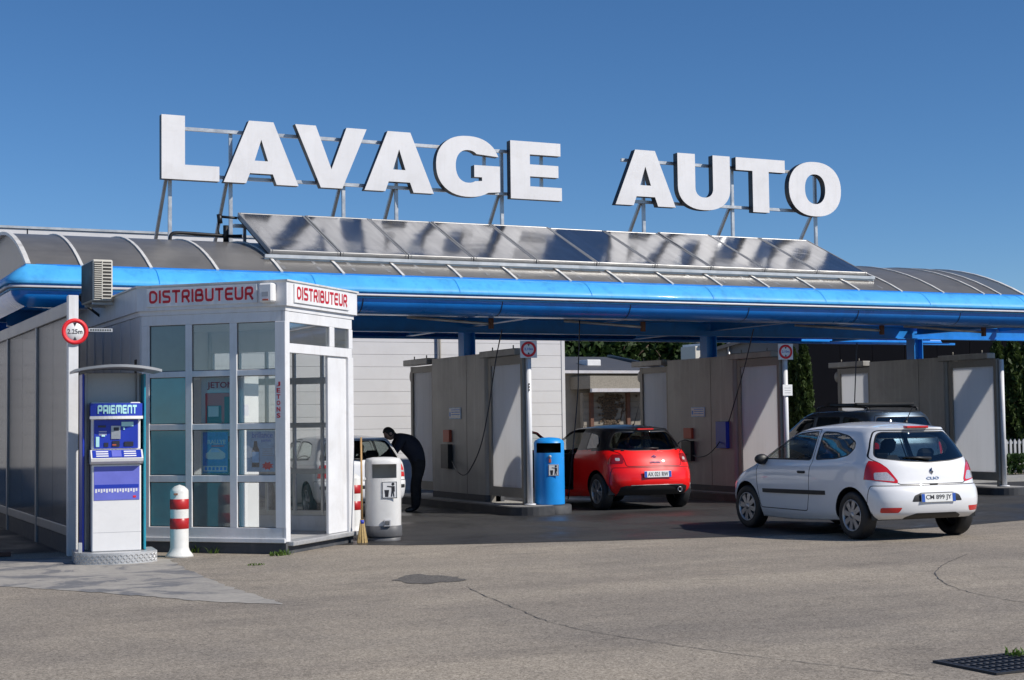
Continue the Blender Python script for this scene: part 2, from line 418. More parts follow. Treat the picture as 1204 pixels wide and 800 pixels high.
GLY = {'D': (.9, [([(.1, .1), (.1, .9), (.55, .9), (.8, .72), (.8, .28), (.55, .1)], 1)]), 'I': (.2, [([(.1, 0), (.1, 1)], 0)]),
 'S': (.9, [([(.84, .9), (.1, .9), (.1, .54), (.8, .46), (.8, .1), (.04, .1)], 0)]), 'T': (.86, [([(0, .9), (.86, .9)], 0), ([(.43, .9), (.43, 0)], 0)]),
 'R': (.9, [([(.1, 0), (.1, .9), (.78, .9), (.78, .44), (.1, .44)], 0), ([(.48, .44), (.82, 0)], 0)]), 'B': (.92, [([(.1, .1), (.1, .9), (.74, .9), (.74, .52), (.1, .52)], 0), ([(.5, .52), (.82, .52), (.82, .1), (.1, .1), (.1, .3)], 0)]),
 'U': (.9, [([(.1, 1), (.1, .1), (.8, .1), (.8, 1)], 0)]), 'E': (.86, [([(.84, .9), (.1, .9), (.1, .1), (.84, .1)], 0), ([(.1, .5), (.78, .5)], 0)]),
 'P': (.9, [([(.1, 0), (.1, .9), (.78, .9), (.78, .4), (.1, .4)], 0)]), 'A': (.9, [([(.1, 0), (.1, .9), (.8, .9), (.8, 0)], 0), ([(.1, .38), (.8, .38)], 0)]),
 'M': (1.2, [([(.1, 0), (.1, .9), (1.1, .9), (1.1, 0)], 0), ([(.6, .9), (.6, .15)], 0)]), 'N': (.9, [([(.1, 0), (.1, .9), (.8, .9), (.8, 0)], 0)])}
def stroke_text(txt, mat, height, width, depth=.003, th=.2, gap=.17, rad=.22):
    b = MB(); b.mat(mat); x = 0; tot = sum(GLY[c][0]+gap for c in txt)-gap; sx_ = width/tot
    for c in txt:
        for pts, closed in GLY[c][1]:
            P = [Vector(p) for p in pts]; Q = []
            n = len(P)
            for i in range(n):
                if (i in (0, n-1)) and not closed: Q.append(P[i]); continue
                a, m_, d = P[i-1], P[i], P[(i+1) % n]; r_ = min(rad, (a-m_).length*.45, (d-m_).length*.45)
                p, q = m_+(a-m_).normalized()*r_, m_+(d-m_).normalized()*r_
                for k in range(5): t = k/4; Q.append((1-t)**2*p+2*t*(1-t)*m_+t*t*q)
            if closed: Q.append(Q[0])
            vs = []; n = len(Q)
            for i, p in enumerate(Q):
                if closed and i in (0, n-1): d0, d1 = (Q[-1]-Q[-2]).normalized(), (Q[1]-Q[0]).normalized()
                else:
                    d1 = (Q[min(i+1, n-1)]-p); d0 = (p-Q[max(i-1, 0)])
                    d1 = d1.normalized() if d1.length > 1e-6 else d0.normalized(); d0 = d0.normalized() if d0.length > 1e-6 else d1
                t = (d0+d1).normalized(); nn = Vector((-t.y, t.x)); k = th/2/max(.5, t.dot(d0))
                for s_ in (1, -1):
                    e = p+nn*k*s_
                    for yy in (0, -depth): vs.append(((x+e.x)*sx_, yy, e.y*height))
            fs = []
            for i in range(n-1):
                o = 4*i
                for f in ((1, 3, 7, 5), (0, 4, 6, 2), (0, 1, 5, 4), (2, 6, 7, 3)): fs.append([o+k for k in f])
            b.add(vs, fs)
        x += GLY[c][0]+gap
    return b
def frame_M(o, right, up=(0, 0, 1)):
    """matrix: local X -> right, local Z -> up, local -Y -> outwards"""
    r = Vector(right).normalized(); u = Vector(up).normalized(); y = u.cross(r)
    M = Matrix((r, y, u)).transposed().to_4x4(); M.translation = Vector(o); return M
def pchip(xs, ys, x):
    xs = np.asarray(xs, float); ys = np.asarray(ys, float); x = np.asarray(x, float)
    h = np.diff(xs); d = np.diff(ys)/h; n = len(xs); mm = np.zeros(n)
    for i in range(1, n-1):
        if d[i-1]*d[i] > 0:
            w1, w2 = 2*h[i]+h[i-1], h[i]+2*h[i-1]; mm[i] = (w1+w2)/(w1/d[i-1]+w2/d[i])
    mm[0], mm[-1] = d[0], d[-1]
    i = np.clip(np.searchsorted(xs, x)-1, 0, n-2); t = (x-xs[i])/h[i]
    return ys[i]*(2*t**3-3*t**2+1)+h[i]*mm[i]*(t**3-2*t**2+t)+ys[i+1]*(-2*t**3+3*t**2)+h[i]*mm[i+1]*(t**3-t**2)
def smooth_pts(pts, n=6):
    pts = [Vector(p) for p in pts]; out = []
    for i in range(len(pts)-1):
        a, b, c, d = pts[max(i-1, 0)], pts[i], pts[i+1], pts[min(i+2, len(pts)-1)]
        for j in range(n):
            t = j/n; out.append(.5*((2*b)+(-a+c)*t+(2*a-5*b+4*c-d)*t*t+(-a+3*b-3*c+d)*t**3))
    out.append(pts[-1]); return out

# ------------------------------------------------------------------ ground
def sheet(name, pts, z, mat, kind='structure', parent=None):
    b = MB(); b.mat(mat); b.add([(p[0], p[1], z) for p in pts], [list(range(len(pts)))])
    o = b.build(name, parent, recalc=False)
    if o.data.polygons[0].normal.z < 0:
        o.data.flip_normals()
    if kind and parent is None: o['kind'] = kind
    return o
ground = sheet('ground', [(-400, -300), (600, -300), (600, 700), (-400, 700)], 0, 'asphalt')
edge = [G(x, y) for x, y in ((415, 641), (480, 641.5), (560, 640), (640, 638), (720, 636), (800, 633.5), (880, 631), (960, 628.5), (1060, 623), (1137, 618), (1204, 612))]
wash = [(1.5, 20.6), (4.2, 20.6)]+[(p.x, p.y) for p in edge]+[(30, 17.6), (30, 32), (1.5, 32)]
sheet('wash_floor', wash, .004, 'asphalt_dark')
ap = [(-3, 17.6)]+[tuple(G(x, y)[:2]) for x, y in ((0, 690), (110, 697), (250, 708), (333, 711), (270, 690), (215, 668), (200, 658), (100, 655))]+[(1, 20.0), (-3, 20.0)]
rj = random.Random(4); apj = []
for i in range(len(ap)):
    p, q = Vector(ap[i]), Vector(ap[(i+1) % len(ap)]); n_ = max(2, int((q-p).length/.09))
    for j in range(n_): apj.append(tuple(p.lerp(q, j/n_)+Vector((rj.gauss(0, .018), rj.gauss(0, .03)))))
sheet('concrete_apron', apj, .004, 'concrete_worn')
sheet('wet_patch', [tuple(G(505+40*math.cos(t)*(1+.10*math.sin(5*t)+.07*math.sin(11*t+1)), 681.5+5.*math.sin(t)*(1+.22*math.cos(3*t)+.12*math.sin(9*t)))[:2]) for t in np.linspace(0, 2*math.pi, 60)[:-1]], .004, 'asphalt_patch')  # dark wet spot on the asphalt, laid as a flat sheet
def ground_strip(name, pts, wd, z, mat):
    pts = [Vector((p[0], p[1], 0)) for p in pts]; b = MB(); b.mat(mat); vs = []; rnd = random.Random(len(pts))
    pts = smooth_pts(pts, 8)
    for i, p in enumerate(pts):
        d = (pts[min(i+1, len(pts)-1)]-pts[max(i-1, 0)]).normalized(); n = Vector((-d.y, d.x, 0))
        ww = wd*rnd.uniform(.35, 1.2); j = n*rnd.uniform(-.012, .012)
        vs += [(p+n*ww/2+j)[:2]+(z,), (p-n*ww/2+j)[:2]+(z,)]
    b.add(vs, [(2*i, 2*i+1, 2*i+3, 2*i+2) for i in range(len(pts)-1)])
    return tag(b.build(name, recalc=False), kind='structure')
ground_strip('pavement_crack', [G(x, y) for x, y in ((548, 690), (575, 703), (612, 718), (645, 731), (700, 744), (800, 760), (900, 774), (1010, 787), (1090, 797))], .011, .004, 'tar')
ground_strip('pavement_crack', [G(x, y) for x, y in ((1137, 652), (1110, 664), (1100, 676), (1115, 688), (1150, 699), (1204, 709))], .011, .004, 'tar')
# ------------------------------------------------------------------ canopy
X0, X1, XP1 = 3.36, 22.66, 26.5
YM, HC, RISE, ZB = 26.6, 3.3, .80, 4.0
RV = (HC*HC+RISE*RISE)/(2*RISE)
def vz(y, off=0.): return ZB+RISE-RV+math.sqrt(max(0, (RV+off)**2-(y-YM)**2))
can = thing('wash_canopy', 'long blue car wash canopy with rounded fascia and grey barrel vault roof', 'canopy', (14, 26.6, 0))
ribs = [3.36]+[4.13+1.027*i for i in range(18)]
ribs = [x for x in ribs if x < 22.2]+[22.02, 22.66]
amax = math.asin(HC/RV)
def vault_strip(xa, xb, off, th, n=18):
    b = MB(); vs = []
    for i in range(n+1):
        a = -amax+2*amax*i/n
        for x, r in ((xa, RV+off), (xb, RV+off), (xb, RV+off-th), (xa, RV+off-th)): vs.append((x, YM+r*math.sin(a), ZB+RISE-RV+r*math.cos(a)))
    fs = []
    for i in range(n):
        for j in range(4): fs.append((4*i+j, 4*i+(j+1) % 4, 4*(i+1)+(j+1) % 4, 4*(i+1)+j))
    fs += [(0, 1, 2, 3), (4*n+3, 4*n+2, 4*n+1, 4*n)]
    b.mat('vault').add(vs, fs); return b
for i in range(len(ribs)-1):
    b = vault_strip(ribs[i]+.012, ribs[i+1]-.012, 0, .016)
    if i == len(ribs)-2: b.mats = ['vault_clear']
    b.sm = [True]*len(b.f)
    o = b.build('roof_panel', can)
    if i == len(ribs)-2: o['label'] = 'bluish clear roof panel at the end of the vault'
    mod = o.modifiers.new('edge', 'EDGE_SPLIT'); mod.split_angle = R(40)
for i, x in enumerate(ribs):
    wd = .07 if i in (0, len(ribs)-1) else .045
    b = vault_strip(x-wd/2, x+wd/2, .022, .05); b.mats = ['alu_white']
    b.build('roof_rib', can)
# glazed arch at both ends
for x in (X0+.05, X1-.05):
    n = 24; pts = [(YM+RV*math.sin(-amax+2*amax*i/n), ZB+RISE-RV+RV*math.cos(-amax+2*amax*i/n)-.03) for i in range(n+1)]
    b = MB(); b.mat('vault_clear'); b.prism(pts, lambda u, v, d: (d, u, v), x-.006, x+.006); b.build('end_glazing', can)
# fascia: section in (d, z), d = distance inwards from the outer line
def arc(cx, cz, r, a0, a1, n): return [(cx+r*math.cos(a0+(a1-a0)*i/n), cz+r*math.sin(a0+(a1-a0)*i/n)) for i in range(n+1)]
RU = .26
sec_top = [(.42, 4.0)]+[(.34-.34*(i/8)**1.0, 3.985-.05*(i/8)-.185*(i/8)**2) for i in range(9)]+[(-.004, 3.725), (.0, 3.70), (.05, 3.69)]
sec_top2 = [(.42, 4.0), (.42, 3.68)]
sec_low = [(.06, 3.66), (.075, 3.62)]+[(.075+.30*(1-math.cos(a)), 3.62-.25*math.sin(a)) for a in np.linspace(.15, math.pi/2, 9)]+[(.62, 3.368), (.62, 3.42)]
sec_trim = [(.005, 3.665), (.0, 3.655), (.0, 3.64), (.01, 3.632), (.06, 3.632), (.06, 3.665)]
XL, YF, YB, RC = 3.02, 22.92, 30.28, .30
def path_pts(d):
    """outer line of the canopy, offset inwards by d: right end of front -> left corner -> left side -> back left -> back right"""
    r = max(RC-d, .02); pts = []
    xl, yf, yb = XL+d, YF+d, YB-d
    xs = list(np.arange(XP1, XL+RC, -2.05)); pts += [(x, yf) for x in xs]
    c = (XL+RC, YF+RC); pts += [(c[0]-r*math.sin(a), c[1]-r*math.cos(a)) for a in np.linspace(0, math.pi/2, 9)]
    c = (XL+RC, YB-RC); pts += [(c[0]-r*math.cos(a), c[1]+r*math.sin(a)) for a in np.linspace(0, math.pi/2, 9)]
    pts.append((XP1, yb)); return pts
def sweep(sec, mat, closed=False):
    rails = [[(p[0], p[1], z) for p in path_pts(d)] for d, z in sec]
    k = len(rails[0]); b = MB(); b.mat(mat); b.smooth = True; vs = []
    for r_ in rails: vs += r_
    fs = []
    ns = len(rails)
    for j in range(ns if closed else ns-1):
        j2 = (j+1) % ns
        for i in range(k-1): fs.append((j*k+i, j2*k+i, j2*k+i+1, j*k+i+1))
    b.add(vs, fs); return b
def autosmooth(o, ang=35):
    mod = o.modifiers.new('edge', 'EDGE_SPLIT'); mod.split_angle = R(ang); return o
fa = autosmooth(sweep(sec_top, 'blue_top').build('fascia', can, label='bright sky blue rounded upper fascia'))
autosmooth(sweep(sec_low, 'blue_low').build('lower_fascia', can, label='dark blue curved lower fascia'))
autosmooth(sweep(sec_trim, 'trim_white', True).build('fascia_trim', can))
autosmooth(sweep([(.06, 3.628), (.045, 3.622), (.045, 3.606), (.07, 3.60)], 'blue_top').build('fascia_bead', can))
autosmooth(sweep([(.06, 3.69), (.06, 3.66)], 'blue_low').build('fascia_groove', can))
# joints between fascia sections
for i, x in enumerate(np.arange(5.2, 26, 2.45)):
    b = MB(); b.mat('blue_low')
    prev = None; vs = []
    for d, z in sec_top[1:-2]: vs += [(x-.006, YF+d-.003, z+.002), (x+.006, YF+d-.003, z+.002)]
    b.add(vs, [(2*j, 2*j+1, 2*j+3, 2*j+2) for j in range(len(vs)//2-1)]); b.build('fascia_joint', can, recalc=False)
    b = MB(); b.mat('black'); vs = []
    for d, z in sec_low[1:-2]: vs += [(x+.8-.008, YF+d-.004, z-.003), (x+.8+.008, YF+d-.004, z-.003)]
    b.add(vs, [(2*j, 2*j+1, 2*j+3, 2*j+2) for j in range(len(vs)//2-1)]); b.build('fascia_joint', can, recalc=False)
# gutter deck between fascia and vault, beams, columns
b = MB(); b.mat('blue_beam'); b.box(3.45, 23.0+.36, 3.985, XP1-.02, 23.36, 3.99); b.box(3.47, 23.30, 3.90, XP1-.02, 23.42, 4.015); b.box(3.47, 29.8, 3.90, XP1-.02, 29.92, 4.015); b.build('gutter', can)
for y, z0, z1 in ((26.6, 3.30, 3.58), (29.6, 3.56, 3.80), (23.6, 3.42, 3.62)):
    b = MB(); b.mat('blue_beam')
    b.box(3.5, y-.09, z0, XP1-.05, y+.09, z0+.02); b.box(3.5, y-.09, z1-.02, XP1-.05, y+.09, z1); b.box(3.5, y-.012, z0+.02, XP1-.05, y+.012, z1-.02); b.build('long_beam', can)
for x in (6.45, 11.85, 17.26, 22.62):
    b = MB(); b.mat('blue_beam')
    b.box(x-.12, 26.6-.13, .165, x-.10, 26.6+.13, 3.3); b.box(x+.10, 26.6-.13, .165, x+.12, 26.6+.13, 3.3); b.box(x-.10, 26.59, .165, x+.10, 26.61, 3.3); b.build('column', can)
    b = MB(); b.mat('blue_beam')
    for ya, yb in ((23.62, 26.5), (26.7, 29.5)):
        b.box(x-.08, ya, 3.40, x+.08, yb, 3.42); b.box(x-.01, ya, 3.42, x+.01, yb, 3.60); b.box(x-.08, ya, 3.60, x+.08, yb, 3.615)
    b.build('cross_beam', can)
for x in (9.2, 14.5, 19.9, 25.):
    b = MB(); b.mat('blue_beam'); b.box(x-.05, 23.62, 3.50, x+.05, 26.5, 3.60); b.box(x-.05, 26.7, 3.50, x+.05, 29.5, 3.60); b.build('cross_beam', can)
# hose boom arms under the roof
for xa, ya, xb, yb in ((13.2, 25.2, 14.3, 24.2), (18.4, 25.2, 19.6, 24.0), (20.9, 24.9, 22.2, 24.0), (10.0, 25.0, 11.2, 24.1)):
    b = MB(); b.mat('galv'); b.tube([(xa, ya, 3.46), (xb, yb, 3.30)], .025, 8); b.mat('rust').bar((xb, yb, 3.22), (xb, yb, 3.40), .07); b.build('boom_arm', can)
# ------------------------------------------------------------------ sign
YS = 26.6
def sx(px_, y=214): return PY(px_, y, YS).x
ZL0, ZL1 = 5.92, 7.05
HL = ZL1-ZL0
sign = thing('rooftop_sign', 'big white block letters reading LAVAGE AUTO on roof frame', 'sign', (13.3, 26.7, 4.8))
def ell(cx, cy, rx, ry, n=40, a0=0., a1=360., p=2.25):
    out = []
    for i in range(n+1):
        a = R(a0+(a1-a0)*i/n); c, s_ = math.cos(a), math.sin(a)
        out.append((cx+rx*math.copysign(abs(c)**(2/p), c), cy+ry*math.copysign(abs(s_)**(2/p), s_)))
    return out
LET = {}
LET['L'] = (1.02, [[(0, 0), (1.02, 0), (1.02, .265), (.41, .265), (.41, HL), (0, HL)]])
LET['A'] = (1.40, [[(0, 0), (.415, 0), (.485, .185), (.915, .185), (.985, 0), (1.40, 0), (.93, HL), (.47, HL)], [(.575, .415), (.825, .415), (.70, .80)]])
LET['V'] = (1.40, [[(.49, 0), (.91, 0), (1.40, HL), (1.0, HL), (.70, .345), (.40, HL), (0, HL)]])
LET['E'] = (1.10, [[(0, 0), (1.10, 0), (1.10, .255), (.415, .255), (.415, .45), (1.03, .45), (1.03, .685), (.415, .685), (.415, HL-.25), (1.08, HL-.25), (1.08, HL), (0, HL)]])
LET['T'] = (1.24, [[(.415, 0), (.825, 0), (.825, HL-.265), (1.24, HL-.265), (1.24, HL), (0, HL), (0, HL-.265), (.415, HL-.265)]])
LET['O'] = (1.36, [ell(.68, HL/2, .68, HL/2+.02, 44)[:-1], ell(.68, HL/2, .265, .32, 36)[:-1][::-1]])
LET['U'] = (1.27, [[(0, HL), (0, .48)]+[(p[0], p[1]) for p in ell(.635, .46, .635, .48, 24, 180, 360)]+[(1.27, HL), (.85, HL), (.85, .46)]+ell(.635, .44, .215, .20, 16, 360, 180)+[(.42, HL)]])
LET['G'] = (1.40, [[(1.37, .78)]+ell(.70, HL/2, .70, HL/2+.02, 34, 33, 306)+[(1.40, .10), (1.40, .60), (.83, .60), (.83, .37), (1.0, .37), (1.0, .30)]+ell(.70, HL/2, .275, .315, 24, 300, 50)])
def letter(ch, x0, wd):
    W_, splines = LET[ch]; s_ = wd/W_
    cu = bpy.data.curves.new('l', 'CURVE'); cu.dimensions = '2D'; cu.fill_mode = 'BOTH'; cu.extrude = .08
    for sp in splines:
        q = cu.splines.new('POLY'); q.points.add(len(sp)-1); q.use_cyclic_u = True
        for i, (u, v) in enumerate(sp): q.points[i].co = (u*s_, v, 0, 1)
    ob = bpy.data.objects.new('l', cu); COL.objects.link(ob)
    dg = bpy.context.evaluated_depsgraph_get(); me = bpy.data.meshes.new_from_object(ob.evaluated_get(dg)); bpy.data.objects.remove(ob)
    M = Matrix.Translation((x0, YS+.08, ZL0)) @ Matrix.Rotation(R(90), 4, 'X')
    me.transform(WM[sign.name].inverted() @ M)
    me.materials.clear(); me.materials.append(MAT['letter_white']); me.materials.append(MAT['letter_side'])
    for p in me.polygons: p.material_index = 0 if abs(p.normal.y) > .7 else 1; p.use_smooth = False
    return link('letter', me, sign)
spans = [('L', 190, 258), ('A', 263, 351), ('V', 347, 431), ('A', 428.5, 510), ('G', 513, 588), ('E', 600.5, 660.5), ('A', 723.5, 794), ('U', 797, 858.5), ('T', 865, 922.5), ('O', 927.5, 988.5)]
for ch, a, c_ in spans:
    ya = 214 if ch != 'V' else 150
    if ch == 'T': ya = 190
    if ch in 'OU': ya = 215
    xa, xb = sx(a, ya), sx(c_, ya); letter(ch, xa, xb-xa)
for xa, xb in ((6.2, 13.8), (15.4, 20.5)):
    for z in (6.03, 6.86):
        b = MB(); b.mat('galv').box(xa, YS+.185, z-.03, xb, YS+.245, z+.03); b.build('rail', sign)
for x in (sx(204), sx(276), sx(409.5), sx(472), sx(597), sx(765, 250), sx(870, 250), sx(968, 250)):
    zt = 6.9 if x > 6.5 else 6.5
    b = MB(); b.mat('galv').box(x-.03, YS+.25, vz(YS+.28)-.02, x+.03, YS+.31, zt); b.build('post', sign)
    b = MB(); b.mat('galv').bar((x-.05, YS+.30, 6.05), (x-.05, YS+1.45, vz(YS+1.45)), .055, .055); b.build('brace', sign)
for xv in (13.62, 12.38):
    b = MB(); b.mat('galv').box(xv-.03, YS+.25, 6.03, xv+.03, YS+.30, 6.86); b.build('post', sign)
# ------------------------------------------------------------------ solar collectors
arr = thing('solar_array', 'row of ten tilted solar collectors reflecting sky below white letters', 'solar panels', (13.2, 24.9, 4.4))
SA, SBk = Vector((0, 23.95, 4.34)), Vector((0, 25.85, 5.20))
slope = (SBk-SA); sl_ = slope.length; sd = slope.normalized(); sn = Vector((0, -sd.z, sd.y))
tops = [279, 355, 429, 502, 572, 642, 710, 772, 833, 891, 948]
xs_ = np.linspace(7.2, 19.22, 11)
def solar_M(x): return Matrix(((1, 0, 0, x), (0, sd.y, sn.y, SA.y), (0, sd.z, sn.z, SA.z), (0, 0, 0, 1)))
rnd = random.Random(3)
for i in range(10):
    w_ = xs_[i+1]-xs_[i]-.012
    b = MB(); b.mat('alu_dark')
    for q in ((0, 0, .04, sl_), (w_-.04, 0, w_, sl_)): b.rbox(q[0], q[1], 0, q[2], q[3], .09, .006)
    b.rbox(.04, 0, 0, w_-.04, .04, .09, .006); b.rbox(.04, sl_-.04, 0, w_-.04, sl_, .09, .006); b.mat('black').box(.03, .03, .004, w_-.03, sl_-.03, .01)
    M = solar_M(xs_[i]+.006) @ Matrix.Rotation(R(rnd.uniform(-.35, .35)), 4, 'X')
    b.xf(M); p = b.build('solar_panel', arr)
    b = MB(); b.mat('solar_glass').box(.038, .038, .05, w_-.038, sl_-.038, .084); b.xf(M); b.build('glass_cover', p)
b = MB(); b.mat('black').box(0, .01, -.014, 12.02, sl_-.01, -.004); b.xf(solar_M(7.2)); b.build('sun_block_sheet', arr)  # dark sheet added under the panels to block stray sun through the gaps
b = MB(); b.mat('alu').box(7.1, 23.88, 4.24, 19.34, 23.95, 4.31); b.build('front_rail', arr)
b = MB(); b.mat('alu').box(7.1, 23.84, 4.29, 19.34, 23.88, 4.345); b.build('front_lip', arr)
b = MB(); b.mat('alu').box(7.1, 25.7, 5.0, 19.3, 25.76, 5.06); b.build('rear_rail', arr)
for i in range(21):
    if i % 2 and i > 0: 
        pass
    x = 7.3+i*.594
    b = MB(); b.mat('alu_dark').bar((x, 23.92, 4.26), (x+.0, 23.45, 4.05), .06, .05); b.build('front_stay', arr)
    if i % 2 == 0:
        b = MB(); b.mat('galv').bar((x, 25.73, 5.0), (x, 25.73, vz(25.73)), .05, .05); b.build('rear_stay', arr)
b = MB(); b.mat('black')
b.tube(smooth_pts([(6.05, 25.9, 4.74), (6.08, 25.9, 4.86), (6.25, 25.9, 4.89), (7.0, 25.9, 4.87), (7.15, 25.9, 4.87), (7.3, 25.9, 4.88)], 4), .03, 8)
b.tube([(7.02, 25.9, 4.75), (7.02, 25.9, 5.05)], .05, 8); b.tube([(6.92, 25.9, 5.08), (6.9, 25.9, 5.24)], .045, 8); b.tube(smooth_pts([(6.9, 25.9, 5.12), (6.88, 25.9, 5.0), (6.9, 25.9, 4.9)], 4), .015, 6); b.tube([(6.92, 25.9, 5.2), (7.2, 25.84, 5.18)], .025, 6)
b.build('pipework', arr)
# ------------------------------------------------------------------ wash bay islands, partitions, limit posts
def island(x):
    b = MB(); pts = []
    y0, y1, hw, r = 23.55, 29.75, .45, .45
    pts = [(x-hw, y1), (x-hw, y0+r)]+[(x-r*math.cos(a), y0+r-r*math.sin(a)) for a in np.linspace(0.15, math.pi-.15, 14)]+[(x+hw, y0+r), (x+hw, y1)]
    b.mat('concrete'); n = len(pts); c_ = .03
    b.mat('kerb').add([(p[0], p[1], .0) for p in pts]+[(p[0], p[1], .14) for p in pts], [(i, (i+1) % n, (i+1) % n+n, i+n) for i in range(n)])
    ins = [(x+(p[0]-x)*.94, p[1]+(.03 if p[1] < 25 else -.03), .16) for p in pts]
    b.add([(p[0], p[1], .14) for p in pts]+ins, [(i, (i+1) % n, (i+1) % n+n, i+n) for i in range(n)])
    b.mat('concrete').add(ins, [list(range(n))])
    o = b.build('kerb_island'); rehome(o, (x, 26.6, 0)); tag(o, kind='structure'); return o
def limit_sign(parent, M, txt, plate=True):
    """M: local X right, Z up, -Y outwards, origin at sign centre"""
    b = MB()
    if plate: b.mat('sign_white').rbox(-.15, -.006, -.15, .15, .006, .15, .003)
    else: b.mat('sign_white').lathe([(0, 0), (.165, 0), (.165, .012), (0, .012)], (0, -.006, 0), 32, 'Y')
    b.xf(M); pl_ = b.build('sign_plate', parent)
    R0 = .135 if plate else .165
    b = MB(); b.mat('print_red').lathe([(R0*.70, 0), (R0, 0), (R0, -.004), (R0*.70, -.004), (R0*.70, 0)], (0, -.0075, 0), 36, 'Y'); b.xf(M); b.build('red_ring', pl_)
    b = MB(); hh = R0*.36
    tw = R0*1.12
    b.merge(text_mb(txt, 'plate_ink' if not plate else 'kiosk_blue', hh, tw, .012).xf(Matrix.Translation((-tw/2, -.0075, -hh/2))))
    b.mat('plate_ink')
    for s_ in (-1, 1): b.add([(-.022, -.009, s_*R0*.66), (.022, -.009, s_*R0*.66), (0, -.009, s_*R0*.38)], [(0, 1, 2)])
    b.xf(M); b.build('limit_number', pl_, recalc=False)
PLAB = ['steel wash bay partition with white boards, orange box, behind the blue bin', 'steel wash bay partition with blue lance holder, beside the red car', 'steel wash bay partition with rounded edge, behind the roof rack car']
PX_ = (11.85, 17.26, 22.62)
for k, x in enumerate(PX_):
    island(x)
    t_ = thing('wash_partition', PLAB[k], 'partition', (x, 26.6, .16), 0, 'wash bay partitions under the canopy')
    z0 = .16
    # steel cabinet with rounded near edge
    r = .10; hw = .24; hl = .13
    sec = [(x-hl, 28.0), (x-hl, 25.47+r)]+[(x-hl+r-r*math.cos(a), 25.47+r-r*math.sin(a)) for a in np.linspace(.2, math.pi/2, 6)]+[(x+hw-r+r*math.sin(a), 25.47+r-r*math.cos(a)) for a in np.linspace(0, math.pi/2-.2, 6)]+[(x+hw, 25.47+r), (x+hw, 28.0)]
    b = MB(); b.mat('steel').prism(sec, lambda u, v, d: (u, v, d), z0+.0, 2.86); cab = b.build('steel_cabinet', t_)
    b = MB(); b.mat('black')
    for yy in (26.35,): b.box(x-hl-.003, yy-.004, z0+.01, x-hl-.0005, yy+.004, 2.85)
    b.build('panel_joint', cab)
    b = MB(); b.mat('plinth').prism([(p[0]+(-.012 if p[0] < x else .012), p[1]) for p in sec], lambda u, v, d: (u, v, d), z0, z0+.12); b.build('skirting', cab)
    for j, (ya, yb, zt) in enumerate(((24.02, 25.44, 2.77), (28.02, 29.22, 2.75))):
        b = MB(); b.mat('steel_frame')
        b.rbox(x-.10, ya, z0+.12, x+.0, ya+.09, zt, .006); b.rbox(x-.10, yb-.11, z0+.12, x+.0, yb, zt, .006)
        b.box(x-.095, ya+.09, z0+.12, x-.005, yb-.11, z0+.29); b.box(x-.095, ya+.09, 2.62, x-.005, yb-.11, zt-.005); b.build('panel_frame', t_)
        b = MB(); b.mat('board').box(x-.068, ya+.085, z0+.285, x-.052, yb-.105, 2.625); b.build('white_board', t_)
        for yy in (ya+.05, yb-.05):
            b = MB(); b.mat('steel_frame').box(x-.09, yy-.03, z0, x-.01, yy+.03, z0+.12); b.build('foot', t_)
        b = MB(); b.mat('steel').rbox(x-.16, ya+.18, 2.775, x+.06, yb+.26, 2.895, .012); lb = b.build('light_bar', t_)
        b = MB(); b.mat('steel_frame')
        for yy in (ya+.45, yb-.1): b.tube([(x-.05, yy, 2.89), (x-.05, yy, 2.96)], .012, 6)
        b.build('hanger', lb)
    b = MB(); b.mat('steel_frame').lathe([(0, -.05), (.13, -.05), (.13, .05), (0, .05)], (x, 29.27, 2.56), 20, 'X'); b.build('end_reel', t_)
    # fittings on the cabinet
    xf_ = x-hl
    def onface(x0, y0, x1, y1, mat, name, th=.02, par=None, sx_=470., sy_=390., sc=3.476):
        a = PX(sx_+x0/sc, sy_+y0/sc, xf_); c_ = PX(sx_+x1/sc, sy_+y1/sc, xf_)
        b = MB(); b.mat(mat).rbox(xf_-th, min(a.y, c_.y), min(a.z, c_.z), xf_-.0005, max(a.y, c_.y), max(a.z, c_.z), .004)
        return b.build(name, par or cab), a, c_
    if k == 0:
        pl_, a, c_ = onface(203, 312, 252, 357, 'print_lightblue', 'notice_plate', .012)
        b = MB(); b.mat('print_white').box(xf_-.0145, c_.y+.015, c_.z+.015, xf_-.0125, a.y-.015, a.z-.015); 
        b.mat('print_blue').box(xf_-.016, a.y-.09, c_.z+.05, xf_-.0148, a.y-.03, c_.z+.13)
        for q in range(3): b.box(xf_-.016, c_.y+.04, a.z-.05-q*.045, xf_-.0148, a.y-.12, a.z-.035-q*.045)
        b.build('notice_print', pl_)
        ob_, _, _ = onface(188, 402, 213, 452, 'orange', 'orange_box', .06)
        onface(186, 460, 217, 560, 'black', 'lance_holder', .10)
    if k == 1:
        K = dict(sx_=740., sy_=390., sc=3.81)
        pl_, a, c_ = onface(278, 340, 340, 382, 'print_lightblue', 'notice_plate', .012, **K)
        b = MB(); b.mat('print_white').box(xf_-.0145, c_.y+.015, c_.z+.015, xf_-.0125, a.y-.015, a.z-.015)
        b.mat('print_blue').box(xf_-.016, a.y-.09, c_.z+.05, xf_-.0148, a.y-.03, c_.z+.13)
        for q in range(3): b.box(xf_-.016, c_.y+.04, a.z-.05-q*.045, xf_-.0148, a.y-.12, a.z-.035-q*.045)
        b.build('notice_print', pl_)
        onface(252, 432, 288, 480, 'orange', 'orange_box', .06, **K)
        onface(250, 490, 294, 580, 'black', 'lance_holder', .10, **K)
        onface(402, 403, 450, 523, 'kiosk_blue', 'blue_lance_holder', .09, **K)
